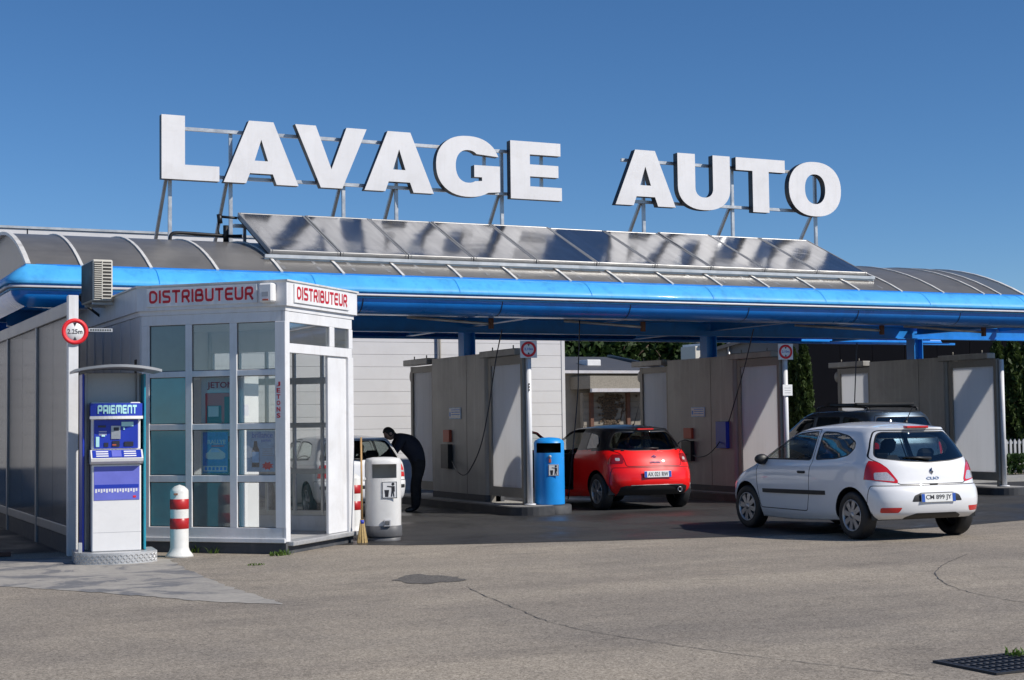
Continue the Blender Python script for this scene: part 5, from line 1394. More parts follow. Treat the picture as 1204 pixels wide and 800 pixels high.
def plate(parent, y, z, txt, tilt=R(8), w_=.52, h=.11):
    M = Matrix.Translation((0, y, z)) @ Matrix.Rotation(-tilt, 4, 'X')
    b = MB(); b.mat('plate_white').rbox(-w_/2, -.006, -h/2, w_/2, .006, h/2, .003); b.xf(M); p = b.build('number_plate', parent, world=False)
    b = MB(); b.mat('plate_blue').box(-w_/2+.004, -.008, -h/2+.004, -w_/2+.05, -.0065, h/2-.004); b.box(w_/2-.05, -.008, -h/2+.004, w_/2-.004, -.0065, h/2-.004); b.xf(M); b.build('plate_band', p, world=False)
    b = text_mb(txt, 'plate_ink', .072, w_-.13, .012, .002); b.xf(M @ Matrix.Translation((-(w_-.13)/2, -.0065, -.036))); b.build('plate_number', p, world=False, recalc=False)
    return p
def seat(parent, x, y, mat, z=.30):
    b = MB(); b.mat(mat); b.rbox(x-.24, y-.05, z, x+.24, y+.48, z+.2, .06)
    b2 = MB(); b2.mat(mat).rbox(-.23, -.07, 0, .23, .07, .62, .06); b2.rbox(-.12, -.06, .66, .12, .05, .86, .05); b2.bar((-.05, 0, .6), (-.05, 0, .7), .012); b2.bar((.05, 0, .6), (.05, 0, .7), .012)
    b2.xf(Matrix.Translation((x, y, z+.14)) @ Matrix.Rotation(R(18), 4, 'X')); b.merge(b2); return b.build('seat', parent, world=False)
def bench(parent, y, mat, w_=.58, z=.34):
    b = MB(); b.mat(mat); b.rbox(-w_, y, z, w_, y+.46, z+.18, .06)
    b2 = MB(); b2.mat(mat).rbox(-w_, -.07, 0, w_, .07, .55, .06)
    for q in (-.36, .36): b2.rbox(q-.12, -.06, .57, q+.12, .05, .72, .04)
    b2.xf(Matrix.Translation((0, y, z+.12)) @ Matrix.Rotation(R(20), 4, 'X')); b.merge(b2); return b.build('rear_seat', parent, world=False)
SIDE_L = lambda c: c.x < -.3
SIDE_R = lambda c: c.x > .3
def mirrored(poly): return poly
def car(name, label, loc, rz, sp):
    t_ = thing(name, label, 'car', loc, rz)
    sh = Shell(sp['keys'], sp['spine'])
    for i, w_ in enumerate(sp['side_windows']):
        for cond, q in ((SIDE_L, 'L'), (SIDE_R, 'R')):
            inner = offset_poly(round_poly(w_, .05), .018)
            sh.cut(inner, (1, 2), cond, f'sw{i}{q}'); sh.cut(round_poly(w_, .06), (1, 2), cond, f'seal{i}{q}')
    rw = round_poly(sp['rear_window'], .07)
    rc = lambda c: c.y < sp.get('rw_depth', .75) and c.z > .8
    sh.cut(offset_poly(rw, .012), (0, 2), rc, 'rw'); sh.cut(rw, (0, 2), rc, 'rwseal')
    ws = round_poly(sp['windscreen'], .06); fc = lambda c: c.y > sp['ws_y']
    sh.cut(ws, (0, 2), fc, 'ws')
    dl = sp.get('lamp_depth', .42)
    for q, sg in (('L', -1), ('R', 1)):
        sh.cut(round_poly([(sg*u, v) for u, v in sp['lamp_clear']], .02), (0, 2), lambda c: c.y < dl, 'lampc'+q)
        # limit the lamp's reach along the flank
        pl = round_poly([(sg*u, v) for u, v in sp['lamp']], .035)
        sh.cut([(sg*.40, 0.), (sg*1.2, 0.), (sg*1.2, .0001)], (0, 1), lambda c: False, 'none')
        bm = sh.bm; fs = [f for f in bm.faces if f[sh.lay] == 0 and abs(f.calc_center_median().y-dl) < .12]
        gm = set(fs)
        for f in fs: gm.update(f.edges); gm.update(f.verts)
        bmesh.ops.bisect_plane(bm, geom=list(gm), dist=1e-5, plane_co=(0, dl, 0), plane_no=(0, 1, 0))
        sh.cut(pl, (0, 2), lambda c: c.y < dl, 'lamp'+q)
    for nm, pg in sp.get('rear_cuts', []):
        sh.cut(round_poly(pg, .02), (0, 2), lambda c: c.y < .45, nm)
    for i, (wy, wr) in enumerate(sp['arches']):
        pg = [(wy+wr*math.cos(a), sp['wr']+wr*math.sin(a)) for a in np.linspace(-.75, math.pi+.75, 26)]
        for cond, q in ((lambda c: c.x < -.5, 'L'), (lambda c: c.x > .5, 'R')): sh.cut(pg, (1, 2), cond, 'arch')
    for q, cond in (('L', SIDE_L), ('R', SIDE_R)):
        dp = round_poly(sp['door'], .05)
        sh.cut(offset_poly(dp, .012), (1, 2), cond, 'door'+q); sh.cut(dp, (1, 2), cond, 'seam'+q)
    bp_ = round_poly(sp.get('bumper', [(-.3, .1), (.345, .1), (.345, .48), (.30, .695), (-.3, .695)]), .03)
    hp = round_poly(sp['hatch'], .05); hc = lambda c: c.y < .62
    sh.cut(offset_poly(hp, .012), (0, 2), hc, 'hatch'); sh.cut(hp, (0, 2), hc, 'hseam')
    bc = lambda c: c.y < .5
    sh.cut(offset_poly(bp_, .010), (1, 2), bc, 'bumper'); sh.cut(bp_, (1, 2), bc, 'bseam')
    if 'roof_z' in sp:
        for f in sh.bm.faces:
            c = f.calc_center_median()
            if f[sh.lay] in (0, sh.names.index('hatch')) and c.z > sp['roof_z'](c): f[sh.lay] = len(sh.names)
        sh.names.append('roof')
    P = sp['paint']; gl = sp.get('glass', 'glass_car')
    # the underside cap is a big n-gon: give it to the floor
    k0 = 0
    for f in sh.bm.faces:
        if len(f.verts) > 60: f[sh.lay] = len(sh.names)
    sh.names.append('underside')
    body = sh.part('body', 'body', P, t_)
    sh.part('body', 'lining', 'car_inside', body, -.02, flip=True)
    sh.part('underside', 'underside', 'trim_black', t_)
    if 'roof_z' in sp:
        rfp = sh.part('roof', 'roof', sp['roof_paint'], t_, label=sp.get('roof_label')); sh.part('roof', 'roof_lining', 'car_inside', rfp, -.02, flip=True)
    for q, sg in (('L', -1), ('R', 1)):
        X = None
        if q == 'L' and sp.get('open_left'):
            hy, hx = sp['hinge']; X = Matrix.Translation((hx, hy, 0)) @ Matrix.Rotation(sp['open_left'], 4, 'Z') @ Matrix.Translation((-hx, -hy, 0))
        d = sh.part('door'+q, 'door', P, t_, xform=X)
        sh.part('door'+q, 'door_lining', 'car_inside', d, -.05, flip=True, xform=X)
        if X is None: sh.part('seam'+q, 'door_gap', 'black', d, -.006)
        for i in range(len(sp['side_windows'])):
            par = d if i in sp.get('door_windows', (0,)) else t_
            x_ = X if i in sp.get('door_windows', (0,)) else None
            g_ = sh.part(f'sw{i}{q}', 'side_window', gl if i in sp.get('door_windows', (0,)) else sp.get('glass_rear', gl), par, -.003, xform=x_)
            sh.part(f'seal{i}{q}', 'window_seal', 'trim_black', par if par is d else g_, -.001, xform=x_)
        lp = sh.part('lamp'+q, 'tail_lamp', sp.get('lamp_mat', 'lamp_red'), t_, .004); sh.part('lamp'+q, 'lamp_housing', 'car_inside', lp, -.02, flip=True); sh.part('lampc'+q, 'lens_housing', 'car_inside', lp, -.02, flip=True); sh.part('lampc'+q, 'clear_lens', 'lamp_clear', lp, .005)
        # handle
        hy, hz, hx = sp['handle']
        b = MB(); b.mat(sp.get('handle_mat', 'trim_black')).rbox(sg*hx-.02, hy-.09, hz-.016, sg*hx+.02, hy+.09, hz+.018, .012)
        if X is not None: b.xf(X)
        b.build('handle', d, world=False)
        my, mz, mx = sp['mirror']
        b = MB(); b.mat(sp.get('mirror_mat', 'trim_black')); 
        b.lathe([(0, -.06), (.05, -.055), (.075, -.03), (.08, 0), (.07, .05), (.03, .08), (0, .085)], (0, 0, 0), 16, 'Y')
        b.v = [(v[0]*1.25, v[1], v[2]*.95) for v in b.v]; b.xf(Matrix.Translation((sg*(mx+.09), my, mz))); b.mat('trim_black').bar((sg*(mx-.06), my, mz-.05), (sg*(mx+.06), my, mz-.03), .03, .04)
        if X is not None: b.xf(X)
        b.build('wing_mirror', d, world=False)
        for wy, wr in sp['arches']:
            b = MB(); b.mat('black'); n = 18
            for a, c in ((.80, .42),):
                vs = []
                for i in range(n+1):
                    an_ = -.12+(math.pi+.24)*i/n
                    for xx in (a, c): vs.append((sg*xx, wy+(wr+.012)*math.cos(an_), sp['wr']+(wr+.012)*math.sin(an_)))
                b.add(vs, [(2*i, 2*i+1, 2*i+3, 2*i+2) for i in range(n)])
                b.add([v for v in vs[1::2]], [list(range(n+1))])
            b.build('wheel_well', t_, world=False, recalc=False)
            wheel(t_, sg*sp['track'], wy, sp['wr'], sg, sp['spokes'], 'rim_silver', R(sp.get('steer', 0)) if wy > 1.5 else 0, sp.get('rim', 'cap'))
    h_ = sh.part('hatch', 'tailgate', sp.get('hatch_paint', P), t_); sh.part('hseam', 'tailgate_gap', 'black', h_, -.006); sh.part('hatch', 'tailgate_lining', 'car_inside', h_, -.02, flip=True)
    bu_ = sh.part('bumper', 'rear_bumper', P, t_); sh.part('bseam', 'bumper_gap', 'black', bu_, -.006)
    sh.part('rw', 'rear_window', sp.get('glass_rearw', 'glass_car_mid'), h_, -.002); sh.part('rwseal', 'rear_window_seal', 'trim_black', h_, -.001)
    sh.part('ws', 'windscreen', gl, t_, 0)
    for nm, _ in sp.get('rear_cuts', []):
        sh.part(nm, nm.split('#')[0], sp['cut_mats'][nm.split('#')[0]], t_, .002)
    # inside: floor tub, dashboard, seats
    L_ = sp['L']
    b = MB(); b.mat('car_inside').rbox(-.66, .45, .24, .66, L_-1.0, .34, .02); b.rbox(-.66, L_-1.42, .36, .66, L_-1.06, .94, .05); b.rbox(-.60, .36, .36, .60, .62, .86, .03); b.build('cabin_floor', t_, world=False)
    sc = sp.get('seat_mat', 'seat_cloth'); sy = sp['seat_y']
    for q in (-.36, .36): seat(t_, q, sy, sc)
    bench(t_, sy-.82, 'seat_cloth')
    b = MB(); b.mat('black')
    ring = [(-.36+.17*math.cos(a), sy+.72, .86+.17*math.sin(a)) for a in np.linspace(0, 2*math.pi, 21)]
    b.tube(ring, .014, 6, False); b.bar((-.53, sy+.72, .86), (-.19, sy+.72, .86), .03, .02); b.bar((-.36, sy+.72, .86), (-.36, sy+1.0, .78), .04); b.build('steering_wheel', t_, world=False)
    sh.bm2 = None
    return t_, sh, h_
def on_skin(sh, x, z, ymax=1.2):
    """point and normal of the rear skin at lateral x, height z"""
    loc, no, ix, d = sh.bvh.ray_cast(Vector((x, -2, z)), Vector((0, 1, 0)))
    return loc, sh.normal(loc)
def on_side(sh, y, z, sg=-1):
    loc, no, ix, d = sh.bvh.ray_cast(Vector((sg*3, y, z)), Vector((-sg, 0, 0)))
    return loc, sh.normal(loc)
def wiper(sh, par, x0, x1, z0, z1):
    a, n1 = on_skin(sh, x0, z0); c, n2 = on_skin(sh, x1, z1); b = MB(); b.mat('black').tube([a+n1*.03, (a+c)/2+n1*.03, c+n2*.015], [.022, .014, .008], 6); b.build('rear_wiper', par, world=False)
def aerial(t_, x, y, z, l, lean=.5):
    b = MB(); b.mat('black').tube([(x, y, z), (x, y-lean*l, z+l)], [.008, .004], 6); b.lathe([(.03, -.01), (.025, .02), (0, .03)], (x, y, z), 10); b.build('aerial', t_, world=False)
def side_strip(sh, par, y0, y1, z0, z1, hh, mat, name='side_trim'):
    for sg in (-1, 1):
        b = MB(); b.mat(mat); vs = []; n = 12
        for i in range(n+1):
            t = i/n; y = y0+(y1-y0)*t; z = z0+(z1-z0)*t; p, no = on_side(sh, y, z, sg); q, _ = on_side(sh, y, z+hh, sg); e = .014*min(1, 8*t, 8*(1-t))+.002
            vs += [p-no*.004, p+no*e, q+no*e, q-no*.004]
        b.add(vs, [(4*i+j, 4*i+(j+1) % 4, 4*i+4+(j+1) % 4, 4*i+4+j) for i in range(n) for j in range(4)]+[(0, 1, 2, 3), (4*n+3, 4*n+2, 4*n+1, 4*n)]); b.build(name, par, world=False)
# white three-door hatchback ------------------------------------------------
#        zr    zm   zf    yr    yf    w    rr   rf   p
KW = [(.27, .18, .20, .14, 3.92, .770, .34, .45, 3.0),
      (.35, .30, .34, .035, 3.99, .828, .42, .55, 3.0),
      (.50, .48, .50, .00, 4.03, .850, .46, .62, 3.0),
      (.63, .64, .64, .025, 4.00, .860, .48, .66, 3.0),
      (.70, .72, .69, .075, 3.95, .860, .48, .70, 3.0),
      (.82, .82, .76, .11, 3.85, .855, .48, .75, 2.9),
      (.94, .90, .86, .145, 3.60, .838, .48, .75, 2.9),
      (1.01, .95, .965, .175, 3.28, .805, .47, .50, 2.9),
      (1.20, 1.16, 1.17, .29, 2.86, .725, .44, .44, 2.9),
      (1.36, 1.36, 1.35, .415, 2.46, .640, .42, .42, 2.9),
      (1.41, 1.425, 1.41, .40, 2.26, .570, .40, .42, 2.9)]
SPW = dict(keys=KW, spine=.07, L=4.03, paint='paint_white', wr=.305, arches=((.66, .365), (3.235, .365)), track=.745, spokes=8,
    side_windows=[[(2.92, .985), (2.45, 1.225), (2.12, 1.345), (1.80, 1.375), (1.63, 1.375), (1.63, .985)],
                  [(1.54, .99), (1.54, 1.375), (1.22, 1.365), (.92, 1.32), (.72, 1.235), (.70, 1.15), (.80, 1.06), (1.05, 1.015)]],
    rear_window=[(-.70, 1.035), (-.35, .985), (0, .965), (.35, .985), (.70, 1.035), (.62, 1.23), (.52, 1.365), (-.52, 1.365), (-.62, 1.23)],
    windscreen=[(-.66, .98), (.66, .98), (.52, 1.36), (-.52, 1.36)], ws_y=2.0,
    lamp=[(.88, 1.0), (.70, 1.0), (.60, .92), (.50, .75), (.515, .72), (.88, .775)], lamp_clear=[(.745, .855), (.61, .86), (.54, .765), (.55, .745), (.755, .765)], lamp_depth=.40,
    rear_cuts=[('rear_reflector#l', [(-.74, .355), (-.54, .355), (-.50, .42), (-.74, .42)]), ('rear_reflector#r', [(.74, .355), (.54, .355), (.50, .42), (.74, .42)]), ('diffuser', [(-.45, .20), (.45, .20), (.42, .30), (.3, .345), (-.3, .345), (-.42, .30)]), ('plate_recess', [(-.38, .49), (.38, .49), (.34, .565), (.24, .60), (-.24, .60), (-.34, .565)])],
    cut_mats={'rear_reflector': 'lamp_red', 'diffuser': 'trim_black', 'plate_recess': 'trim_black'},
    door=[(2.86, .31), (2.92, .60), (2.97, .955), (2.94, 1.0), (2.45, 1.25), (2.12, 1.37), (1.80, 1.40), (1.60, 1.40), (1.585, .95), (1.60, .55), (1.68, .31)],
    hatch=[(-.51, .70), (.51, .70), (.56, .80), (.64, .95), (.75, 1.03), (.64, 1.25), (.545, 1.385), (-.545, 1.385), (-.64, 1.25), (-.75, 1.03), (-.64, .95), (-.56, .80)],
    handle=(1.78, .83, .855), mirror=(2.78, .985, .765), seat_y=1.75, steer=4)
wc, sh, hatch = car('parked_car', 'white three door hatchback seen from behind, driver inside', (13.65, 15.68, 0), R(-3.5), SPW)
wc.scale = (1.033,)*3; WM[wc.name] = WM[wc.name] @ Matrix.Scale(1.033, 4)
plate(wc, -.012, .535, 'CM 899 JY', R(4))
wiper(sh, hatch, .02, -.36, 1.01, 1.035)
side_strip(sh, wc, 1.22, 2.78, .545, .525, .055, 'trim_black')
aerial(wc, 0., .62, 1.485, .22, .8)
# high brake lamp, spoiler lip, badges
b = MB(); b.mat('lamp_red'); p, n = on_skin(sh, 0, 1.40); b.rbox(-.17, p.y-.035, 1.405, .17, p.y+.05, 1.435, .008); b.build('brake_lamp', hatch, world=False)
b = MB(); b.mat('chrome'); p, n = on_skin(sh, 0, .86)
dia = [(0, -.05), (.036, 0), (0, .05), (-.036, 0)]; din = [(u*.5, v*.6) for u, v in dia]
for i in range(4):
    j = (i+1) % 4; vs = []
    for d_, pp in ((0, dia), (.012, din)):
        pass
    q = [(dia[i][0], p.y-.004, .86+dia[i][1]), (dia[j][0], p.y-.004, .86+dia[j][1]), (din[j][0], p.y-.022, .86+din[j][1]), (din[i][0], p.y-.022, .86+din[i][1])]
    b.add(q, [(0, 1, 2, 3)])
b.build('badge', hatch, world=False)
p, n = on_skin(sh, 0, .775); b = text_mb('CLIO', 'chrome', .035, .19, .01, .006); b.xf(Matrix.Translation((-.095, p.y-.004, .758)) @ Matrix.Rotation(R(-14), 4, 'X')); b.build('model_lettering', hatch, world=False, recalc=False)
b = MB(); p, n = on_skin(sh, 0, .70); b.mat('trim_black').rbox(-.06, p.y-.008, .695, .06, p.y+.02, .712, .004); b.build('tailgate_handle', hatch, world=False)
# red hatchback ------------------------------------------------------------
KR = [(.26, .18, .20, .16, 3.84, .765, .34, .45, 2.7),
      (.36, .30, .34, .05, 3.92, .825, .44, .55, 2.7),
      (.50, .48, .50, .00, 3.95, .850, .50, .62, 2.6),
      (.62, .64, .64, .01, 3.93, .857, .52, .66, 2.6),
      (.74, .74, .70, .05, 3.86, .857, .54, .70, 2.6),
      (.86, .84, .78, .10, 3.75, .850, .54, .75, 2.6),
      (.96, .92, .88, .16, 3.52, .832, .54, .75, 2.6),
      (1.03, .985, .985, .21, 3.22, .795, .52, .5, 2.6),
      (1.20, 1.17, 1.17, .34, 2.82, .720, .48, .44, 2.6),
      (1.34, 1.35, 1.34, .47, 2.44, .640, .44, .42, 2.6),
      (1.385, 1.405, 1.39, .46, 2.26, .580, .42, .42, 2.6)]
SPR = dict(keys=KR, spine=.06, L=3.95, paint='paint_red', wr=.315, arches=((.66, .375), (3.12, .375)), track=.745, spokes=6, rim='split', glass='glass_car', glass_rear='glass_car_dark', glass_rearw='glass_car_dark',
    side_windows=[[(2.86, 1.0), (2.45, 1.215), (2.15, 1.325), (1.85, 1.36), (1.55, 1.36), (1.58, 1.0)],
                  [(1.20, 1.03), (1.22, 1.35), (.98, 1.325), (.80, 1.26), (.70, 1.15), (.70, 1.05)]],
    rear_window=[(-.70, 1.06), (-.4, 1.015), (.4, 1.015), (.70, 1.06), (.60, 1.24), (.50, 1.345), (-.50, 1.345), (-.60, 1.24)],
    windscreen=[(-.66, 1.0), (.66, 1.0), (.52, 1.34), (-.52, 1.34)], ws_y=2.0,
    lamp=[(.88, .955), (.56, .955), (.54, .93), (.56, .80), (.88, .80)], lamp_clear=[(.67, .895), (.60, .895), (.605, .845), (.67, .845)], lamp_depth=.34,
    rear_cuts=[('rear_diffuser', [(-.66, .22), (.66, .22), (.64, .40), (.56, .425), (-.56, .425), (-.64, .40)]), ('plate_recess', [(-.33, .55), (.33, .55), (.30, .70), (-.30, .70)])],
    cut_mats={'rear_diffuser': 'trim_black', 'plate_recess': 'paint_red'},
    door=[(2.80, .31), (2.86, .60), (2.90, .97), (2.87, 1.015), (2.45, 1.245), (2.15, 1.355), (1.85, 1.39), (1.52, 1.39), (1.54, .95), (1.55, .55), (1.62, .31)],
    hatch=[(-.53, .745), (.53, .745), (.56, .96), (.74, 1.04), (.63, 1.25), (.53, 1.365), (-.53, 1.365), (-.63, 1.25), (-.74, 1.04), (-.56, .96)],
    handle=(1.72, .86, .852), handle_mat='chrome', mirror=(2.80, 1.04, .81), mirror_mat='paint_red', seat_y=1.75,
    lamp_mat='lamp_dark', bumper=[(-.3, .1), (.27, .1), (.27, .48), (.25, .735), (-.3, .735)], open_left=R(-52), hinge=(2.84, -.82), roof_paint='paint_black', roof_label='black roof and pillars', roof_z=lambda c: 1.02+.0*c.y if c.y < 2.9 else 9)
rc_, sh, hatch = car('parked_car', 'red hatchback with black roof, driver door open in wash bay', (14.25, 23.70, 0), R(-3), SPR)
rc_.scale = (1.045,)*3
plate(rc_, -.02, .615, 'AX 021 RW', R(4))
wiper(sh, hatch, .12, -.16, 1.03, 1.05); 
b = MB(); b.mat('lamp_red'); p, n = on_skin(sh, 0, 1.365); b.rbox(-.16, p.y-.06, 1.365, .16, p.y+.04, 1.395, .008); b.build('brake_lamp', hatch, world=False)
aerial(rc_, -.05, .75, 1.45, .38, .6)
b = MB(); b.mat('chrome'); p, n = on_skin(sh, 0, .41); b.rbox(-.50, p.y-.012, .425, .50, p.y+.01, .438, .004); b.build('bumper_strip', rc_, world=False)
b = MB(); b.mat('rim_silver')
for z in (.345,): b.lathe([(.042, .06), (.045, -.01), (.036, -.01), (.034, .05)], (.46, .05, z), 16, 'Y')
b.build('exhaust_tip', rc_, world=False)
b = MB(); p, n = on_skin(sh, 0, .90)
for z in (.875, .91): 
    b.mat('chrome').add([(-.05, p.y-.004, z), (0, p.y-.004, z+.03), (.05, p.y-.004, z), (.04, p.y-.012, z-.012), (0, p.y-.012, z+.013), (-.04, p.y-.012, z-.012)], [(0, 1, 4, 5), (1, 2, 3, 4)])
b.build('badge', hatch, world=False)
p, n = on_skin(sh, 0, .80); b = text_mb('CITROEN', 'chrome', .03, .2, .01, .005); b.xf(Matrix.Translation((-.1, p.y-.004, .80)) @ Matrix.Rotation(R(-16), 4, 'X')); b.build('maker_lettering', hatch, world=False, recalc=False)
# white older hatchback behind the booth --------------------------------------
KO = [(.28, .19, .20, .10, 3.95, .76, .28, .42, 3.4),
      (.36, .30, .34, .03, 4.00, .81, .32, .5, 3.4),
      (.50, .48, .50, .00, 4.02, .83, .34, .55, 3.6),
      (.60, .62, .62, .01, 4.00, .838, .34, .6, 3.6),
      (.66, .70, .66, .055, 3.96, .840, .34, .62, 3.6),
      (.80, .80, .74, .075, 3.90, .836, .34, .65, 3.6),
      (.92, .89, .84, .10, 3.62, .822, .34, .75, 3.5),
      (.97, .94, .95, .125, 3.28, .80, .34, .5, 3.5),
      (1.16, 1.14, 1.15, .27, 2.87, .725, .32, .44, 3.4),
      (1.31, 1.32, 1.32, .40, 2.50, .650, .30, .42, 3.4),
      (1.36, 1.37, 1.36, .43, 2.32, .59, .30, .42, 3.4)]
SPO = dict(keys=KO, spine=.05, L=4.02, paint='paint_white', wr=.29, arches=((.70, .345), (3.17, .345)), track=.735, spokes=7, glass='glass_car',
    side_windows=[[(2.92, .965), (2.45, 1.19), (2.15, 1.29), (1.85, 1.315), (1.60, 1.315), (1.60, .965)],
                  [(1.52, .97), (1.52, 1.315), (1.1, 1.305), (.82, 1.26), (.66, 1.08), (.70, .99)]],
    rear_window=[(-.70, .985), (.70, .985), (.62, 1.18), (.54, 1.32), (-.54, 1.32), (-.62, 1.18)],
    windscreen=[(-.64, .97), (.64, .97), (.52, 1.31), (-.52, 1.31)], ws_y=2.0,
    lamp=[(.86, .915), (.60, .915), (.58, .89), (.58, .69), (.86, .69)], lamp_clear=[(.86, .80), (.70, .80), (.70, .77), (.86, .77)], lamp_depth=.20,
    bumper=[(-.3, .1), (.34, .1), (.34, .48), (.30, .64), (-.3, .64)], rear_cuts=[('bumper_strip', [(-.76, .50), (.76, .50), (.76, .56), (-.76, .56)])], cut_mats={'bumper_strip': 'trim_black'},
    door=[(2.84, .31), (2.90, .60), (2.95, .94), (2.45, 1.215), (2.15, 1.315), (1.85, 1.345), (1.57, 1.345), (1.56, .95), (1.57, .55), (1.64, .31)],
    hatch=[(-.57, .66), (.57, .66), (.57, .93), (.73, .97), (.64, 1.19), (.56, 1.34), (-.56, 1.34), (-.64, 1.19), (-.73, .97), (-.57, .93)],
    handle=(1.74, .84, .835), mirror=(2.84, 1.0, .80), seat_y=1.75)
oc, sh, hatch = car('parked_car', 'older white hatchback partly hidden behind the booth and bins', (9.10, 24.75, 0), R(-2), SPO)
plate(oc, .035, .62, 'AB 412 KD', R(4))
aerial(oc, -.42, .70, 1.40, .55, -.0)
wiper(sh, hatch, .0, -.3, .985, 1.0)
# dark estate with roof rack ---------------------------------------------------
KS = [(.34, .24, .26, .12, 4.45, .80, .26, .42, 3.6),
      (.44, .38, .42, .03, 4.52, .86, .30, .5, 3.6),
      (.60, .58, .60, .00, 4.55, .885, .32, .55, 3.8),
      (.74, .76, .76, .02, 4.52, .895, .32, .6, 3.8),
      (.82, .86, .84, .05, 4.46, .895, .32, .62, 3.8),
      (.95, .96, .92, .06, 4.38, .89, .32, .65, 3.8),
      (1.08, 1.06, 1.02, .08, 4.05, .875, .32, .8, 3.8),
      (1.14, 1.12, 1.12, .10, 3.75, .85, .32, .5, 3.8),
      (1.38, 1.38, 1.38, .20, 3.28, .785, .30, .44, 3.6),
      (1.62, 1.63, 1.63, .31, 2.85, .715, .28, .42, 3.4),
      (1.70, 1.715, 1.70, .36, 2.66, .65, .30, .42, 3.2)]
SPS = dict(keys=KS, spine=.045, L=4.55, paint='paint_bluegrey', wr=.34, arches=((.82, .40), (3.55, .40)), track=.775, spokes=5, glass='glass_car_dark',
    side_windows=[[(3.40, 1.16), (2.95, 1.44), (2.68, 1.60), (2.42, 1.625), (2.15, 1.625), (2.15, 1.15)],
                  [(2.06, 1.15), (2.06, 1.625), (1.30, 1.62), (1.26, 1.17)], [(1.16, 1.18), (1.20, 1.62), (.75, 1.59), (.55, 1.50), (.50, 1.24)]],
    rear_window=[(-.72, 1.19), (.72, 1.19), (.66, 1.42), (.585, 1.615), (-.585, 1.615), (-.66, 1.42)],
    windscreen=[(-.70, 1.14), (.70, 1.14), (.58, 1.62), (-.58, 1.62)], ws_y=2.3,
    lamp=[(.90, 1.12), (.72, 1.12), (.70, 1.08), (.72, .80), (.90, .80)], lamp_clear=[(.90, .93), (.78, .93), (.78, .88), (.90, .88)], lamp_depth=.20,
    door=[(3.28, .42), (3.35, .8), (3.42, 1.13), (2.95, 1.47), (2.68, 1.63), (2.40, 1.655), (2.12, 1.655), (2.11, 1.1), (2.12, .42)],
    hatch=[(-.66, .76), (.66, .76), (.66, 1.12), (.75, 1.18), (.68, 1.43), (.605, 1.64), (-.605, 1.64), (-.68, 1.43), (-.75, 1.18), (-.66, 1.12)],
    bumper=[(-.3, .1), (.40, .1), (.40, .55), (.35, .74), (-.3, .74)], handle=(2.3, 1.02, .885), mirror=(3.30, 1.18, .84), seat_y=2.1)
SPS['door_windows'] = (0,)
xs_uv = 19.35
sc_, sh, hatch = car('parked_car', 'dark blue grey estate car with black roof bars behind white hatchback', (19.55, 23.1, 0), R(-2), SPS)
plate(sc_, -.012, .72, 'BE 207 TC', R(4))
for x in (-.58, .58):
    b = MB(); b.mat('black').tube(smooth_pts([(x, .62, 1.735), (x, .75, 1.80), (x, 2.1, 1.82), (x, 2.25, 1.745)], 4), .02, 8); b.build('roof_rail', sc_, world=False)
for y in (.85, 1.75):
    b = MB(); b.mat('black').rbox(-.70, y-.05, 1.825, .70, y+.05, 1.885, .02); b.build('roof_bar', sc_, world=False)
# ------------------------------------------------------------------ people
def skin_person(parent, verts, edges, radii, mats, picker, name='body', sub=2):
    me = bpy.data.meshes.new('sk'); me.from_pydata(verts, edges, []); o = bpy.data.objects.new('sk', me); COL.objects.link(o)
    o.modifiers.new('skin', 'SKIN'); ss = o.modifiers.new('sub', 'SUBSURF'); ss.levels = sub; ss.render_levels = sub
    for i, r in enumerate(radii): me.skin_vertices[0].data[i].radius = r if isinstance(r, tuple) else (r, r)
    me.skin_vertices[0].data[0].use_root = True
    dg = bpy.context.evaluated_depsgraph_get(); dg.update(); m2 = bpy.data.meshes.new_from_object(o.evaluated_get(dg)); bpy.data.objects.remove(o)
    m2.materials.clear()
    for mt in mats: m2.materials.append(MAT[mt])
    for p in m2.polygons: p.material_index = picker(p.center); p.use_smooth = True
    return link(name, m2, parent)
def lerp(a, b_, t): return tuple(a[i]+(b_[i]-a[i])*t for i in range(3))
class Skel:
    def __init__(s): s.v = []; s.e = []; s.r = []
    def j(s, p, r, par=None):
        s.v.append(tuple(p)); s.r.append(r)
        if par is not None: s.e.append((par, len(s.v)-1))
        return len(s.v)-1
def hand(k, wrist, d, side, curl, par):
    """palm and five bent fingers; d: pointing direction, side: thumb side, curl: direction the fingers bend to"""
    d, side, curl = Vector(d).normalized(), Vector(side).normalized(), Vector(curl).normalized(); w_ = Vector(wrist)
    palm = k.j(w_+d*.05, (.036, .020), par); kn = k.j(w_+d*.085, (.038, .018), palm)
    for i, (o_, l) in enumerate(((.030, .070), (.010, .078), (-.010, .072), (-.030, .058))):
        a = k.j(w_+d*.105+side*o_, .0095, kn); c = k.j(w_+d*(.105+l*.5)+side*o_*1.1+curl*.012, .0088, a); k.j(w_+d*(.105+l*.85)+side*o_*1.1+curl*.04, .0075, c)
    a = k.j(w_+d*.055+side*.045, .011, palm); k.j(w_+d*.095+side*.062+curl*.012, .009, a)
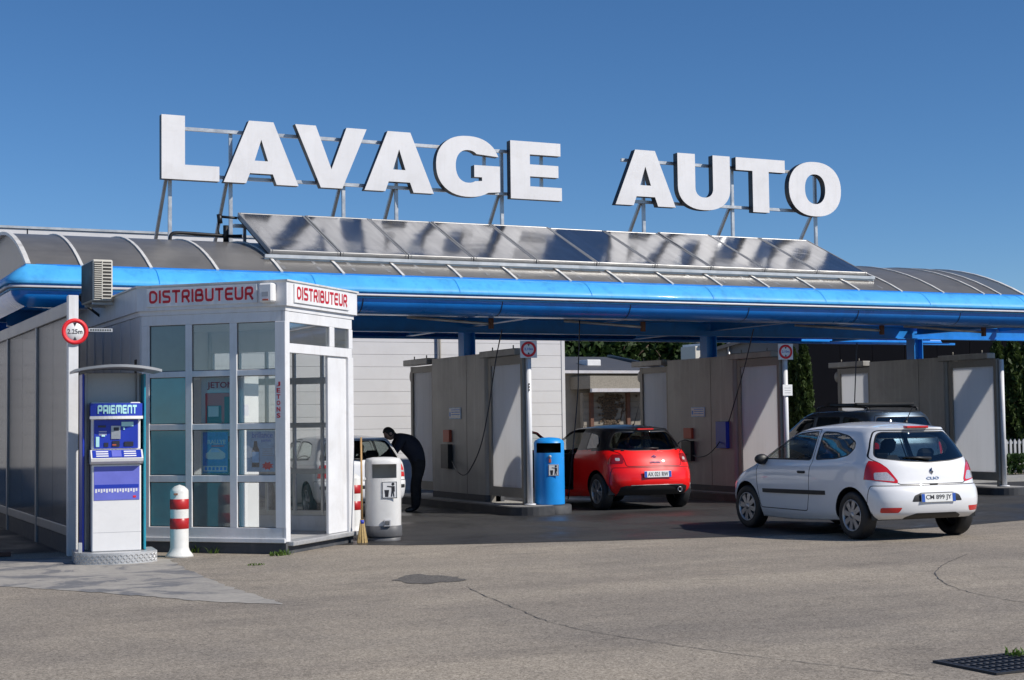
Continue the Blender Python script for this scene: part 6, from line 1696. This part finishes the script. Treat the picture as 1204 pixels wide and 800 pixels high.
def head(parent, c, M, hairmat='hair'):
    """M: rotation, local -Y faces forward; a head with face, ears and hair as part meshes"""
    b = MB(); b.mat('skin'); n, m_ = 24, 18; vs = []; b.smooth = True
    for i in range(m_+1):
        th = math.pi*i/m_
        for j in range(n):
            ph = 2*math.pi*j/n; x, y, z = math.sin(th)*math.cos(ph), math.sin(th)*math.sin(ph), math.cos(th)
            X, Y, Z = x*.076, y*.098, z*.12
            if z < -.1: X *= 1+.32*(z+.1); Y = Y*(1+.12*(z+.1))-.012*(-z)
            f = max(0, -y)
            nose = math.exp(-((x/.16)**2+((z+.12)/.22)**2))*f*.022; eye = sum(math.exp(-(((x-q)/.16)**2+((z-.02)/.12)**2)) for q in (-.36, .36))*f*.010; mouth = math.exp(-((x/.3)**2+((z+.52)/.07)**2))*f*.005
            Y += -nose+eye+mouth
            vs.append((X, Y, Z))
    b.add(vs, [(i*n+j, i*n+(j+1) % n, (i+1)*n+(j+1) % n, (i+1)*n+j) for i in range(m_) for j in range(n)])
    for q in (-1, 1): b.lathe([(0, -.012), (.022, -.008), (.03, .004), (.02, .01), (0, .008)], (q*.076, .012, -.01), 12, 'X')
    b.xf(Matrix.Translation(c) @ M); hd = b.build('head', parent, world=False)
    b = MB(); b.mat(hairmat); b.smooth = True; vs = []; rg = random.Random(1)
    for i in range(12):
        for j in range(n):
            ph = 2*math.pi*j/n; lim = .30 if math.sin(ph) < -.3 else .62; th = math.pi*lim*i/11+1e-3
            x, y, z = math.sin(th)*math.cos(ph), math.sin(th)*math.sin(ph), math.cos(th); s_ = 1.09+rg.uniform(-.012, .012); vs.append((x*.077*s_, y*.099*s_, z*.122*s_))
    b.add(vs, [(i*n+j, i*n+(j+1) % n, (i+1)*n+(j+1) % n, (i+1)*n+j) for i in range(11) for j in range(n)]); b.xf(Matrix.Translation(c) @ M); b.build('hair', hd, world=False)
    b = MB(); b.mat('kiosk_dark')
    for q in (-.028, .028): b.lathe([(0, -.012), (.009, -.006), (.011, 0)], (q, -.081, .004), 10, 'Y')
    b.mat('print_red').rbox(-.022, -.1, -.066, .022, -.085, -.058, .003); b.xf(Matrix.Translation(c) @ M); b.build('face_features', hd, world=False)
# bending figure: local +X is the way he leans (towards the car), feet at the origin
p = G(484, 602)+Vector((.06, 0, 0))
per = thing('person', 'person in dark navy jacket and black trousers bending into older white car', 'person', (p.x, p.y, 0), R(168))
k = Skel()
pel = k.j((-.10, 0, .92), .185)
wa = k.j((-.03, 0, 1.08), .19, pel); ch = k.j((.10, 0, 1.23), .215, wa); up_ = k.j((.25, 0, 1.34), .19, ch); nk = k.j((.34, 0, 1.375), .075, up_); k.j((.39, 0, 1.39), .065, nk)
for s_ in (-1, 1):
    hp = k.j((-.09, s_*.10, .82), .125, pel); kn = k.j((-.05+(.07 if s_ > 0 else 0), s_*.11, .47), .092, hp); cf = k.j((-.07+(.08 if s_ > 0 else 0), s_*.11, .32), .085, kn); an_ = k.j((-.06+(.08 if s_ > 0 else 0), s_*.11, .10), .068, cf); ft = k.j((-.02+(.08 if s_ > 0 else 0), s_*.115, .045), (.05, .042), an_); k.j((.12+(.08 if s_ > 0 else 0), s_*.125, .035), (.045, .032), ft)
    shd = k.j((.25, s_*.19, 1.32), .088, up_); el = k.j((.40, s_*.23, 1.08), .066, shd); fa_ = k.j((.55, s_*.20, .99), .052, el); wr_ = k.j((.64, s_*.17, .95), .030, fa_)
    hand(k, (.65, s_*.165, .945), (.9, 0, -.3), (0, -s_, .1), (0, 0, -1), wr_)
def pick(c):
    if c.x > .63 and c.z < 1.1: return 2
    if c.z < .07: return 3
    if c.z < .93-.25*(c.x) and c.x < .25: return 1
    return 0
skin_person(per, k.v, k.e, k.r, ['cloth_navy', 'cloth_black', 'skin', 'black'], pick)
head(per, (.455, 0, 1.42), Matrix.Rotation(R(90), 4, 'Z') @ Matrix.Rotation(R(38), 4, 'X'))
# driver of the white hatchback: sitting, facing +Y of the car
WMc = WM[wc.name]; base = WMc @ Vector((-.36, 1.80, .50))
dr = thing('person', 'dark haired driver in grey top sitting in the white hatchback', 'person', tuple(base), R(-3.5))
k = Skel()
pel = k.j((0, .10, .10), (.16, .13)); wa = k.j((0, .07, .25), (.145, .115), pel); ch = k.j((0, .03, .42), (.165, .12), wa); up_ = k.j((0, .02, .53), (.13, .09), ch); nk = k.j((0, .03, .60), .055, up_); k.j((0, .04, .66), .05, nk)
for s_ in (-1, 1):
    hp = k.j((s_*.10, .16, .10), .095, pel); kn = k.j((s_*.13, .55, .17), .064, hp); an_ = k.j((s_*.12, .80, -.10), .045, kn); ft = k.j((s_*.12, .84, -.13), .04, an_); k.j((s_*.12, .95, -.12), .035, ft)
    shd = k.j((s_*.19, .03, .50), .068, up_); el = k.j((s_*.24, .22, .32), .046, shd); wr_ = k.j((s_*.17, .50, .40), .030, el)
    hand(k, (s_*.168, .51, .402), (0, .95, .25), (-s_*.3, 0, 1), (0, .3, -1), wr_)
skin_person(dr, k.v, k.e, k.r, ['shirt', 'cloth_black', 'skin', 'black'], lambda c: 2 if (c.y > .49 and c.z > .3) or c.z > .585 else (1 if c.z < .2 and c.y > .12 else 0))
head(dr, (0, .06, .755), Matrix.Rotation(R(172), 4, 'Z'))
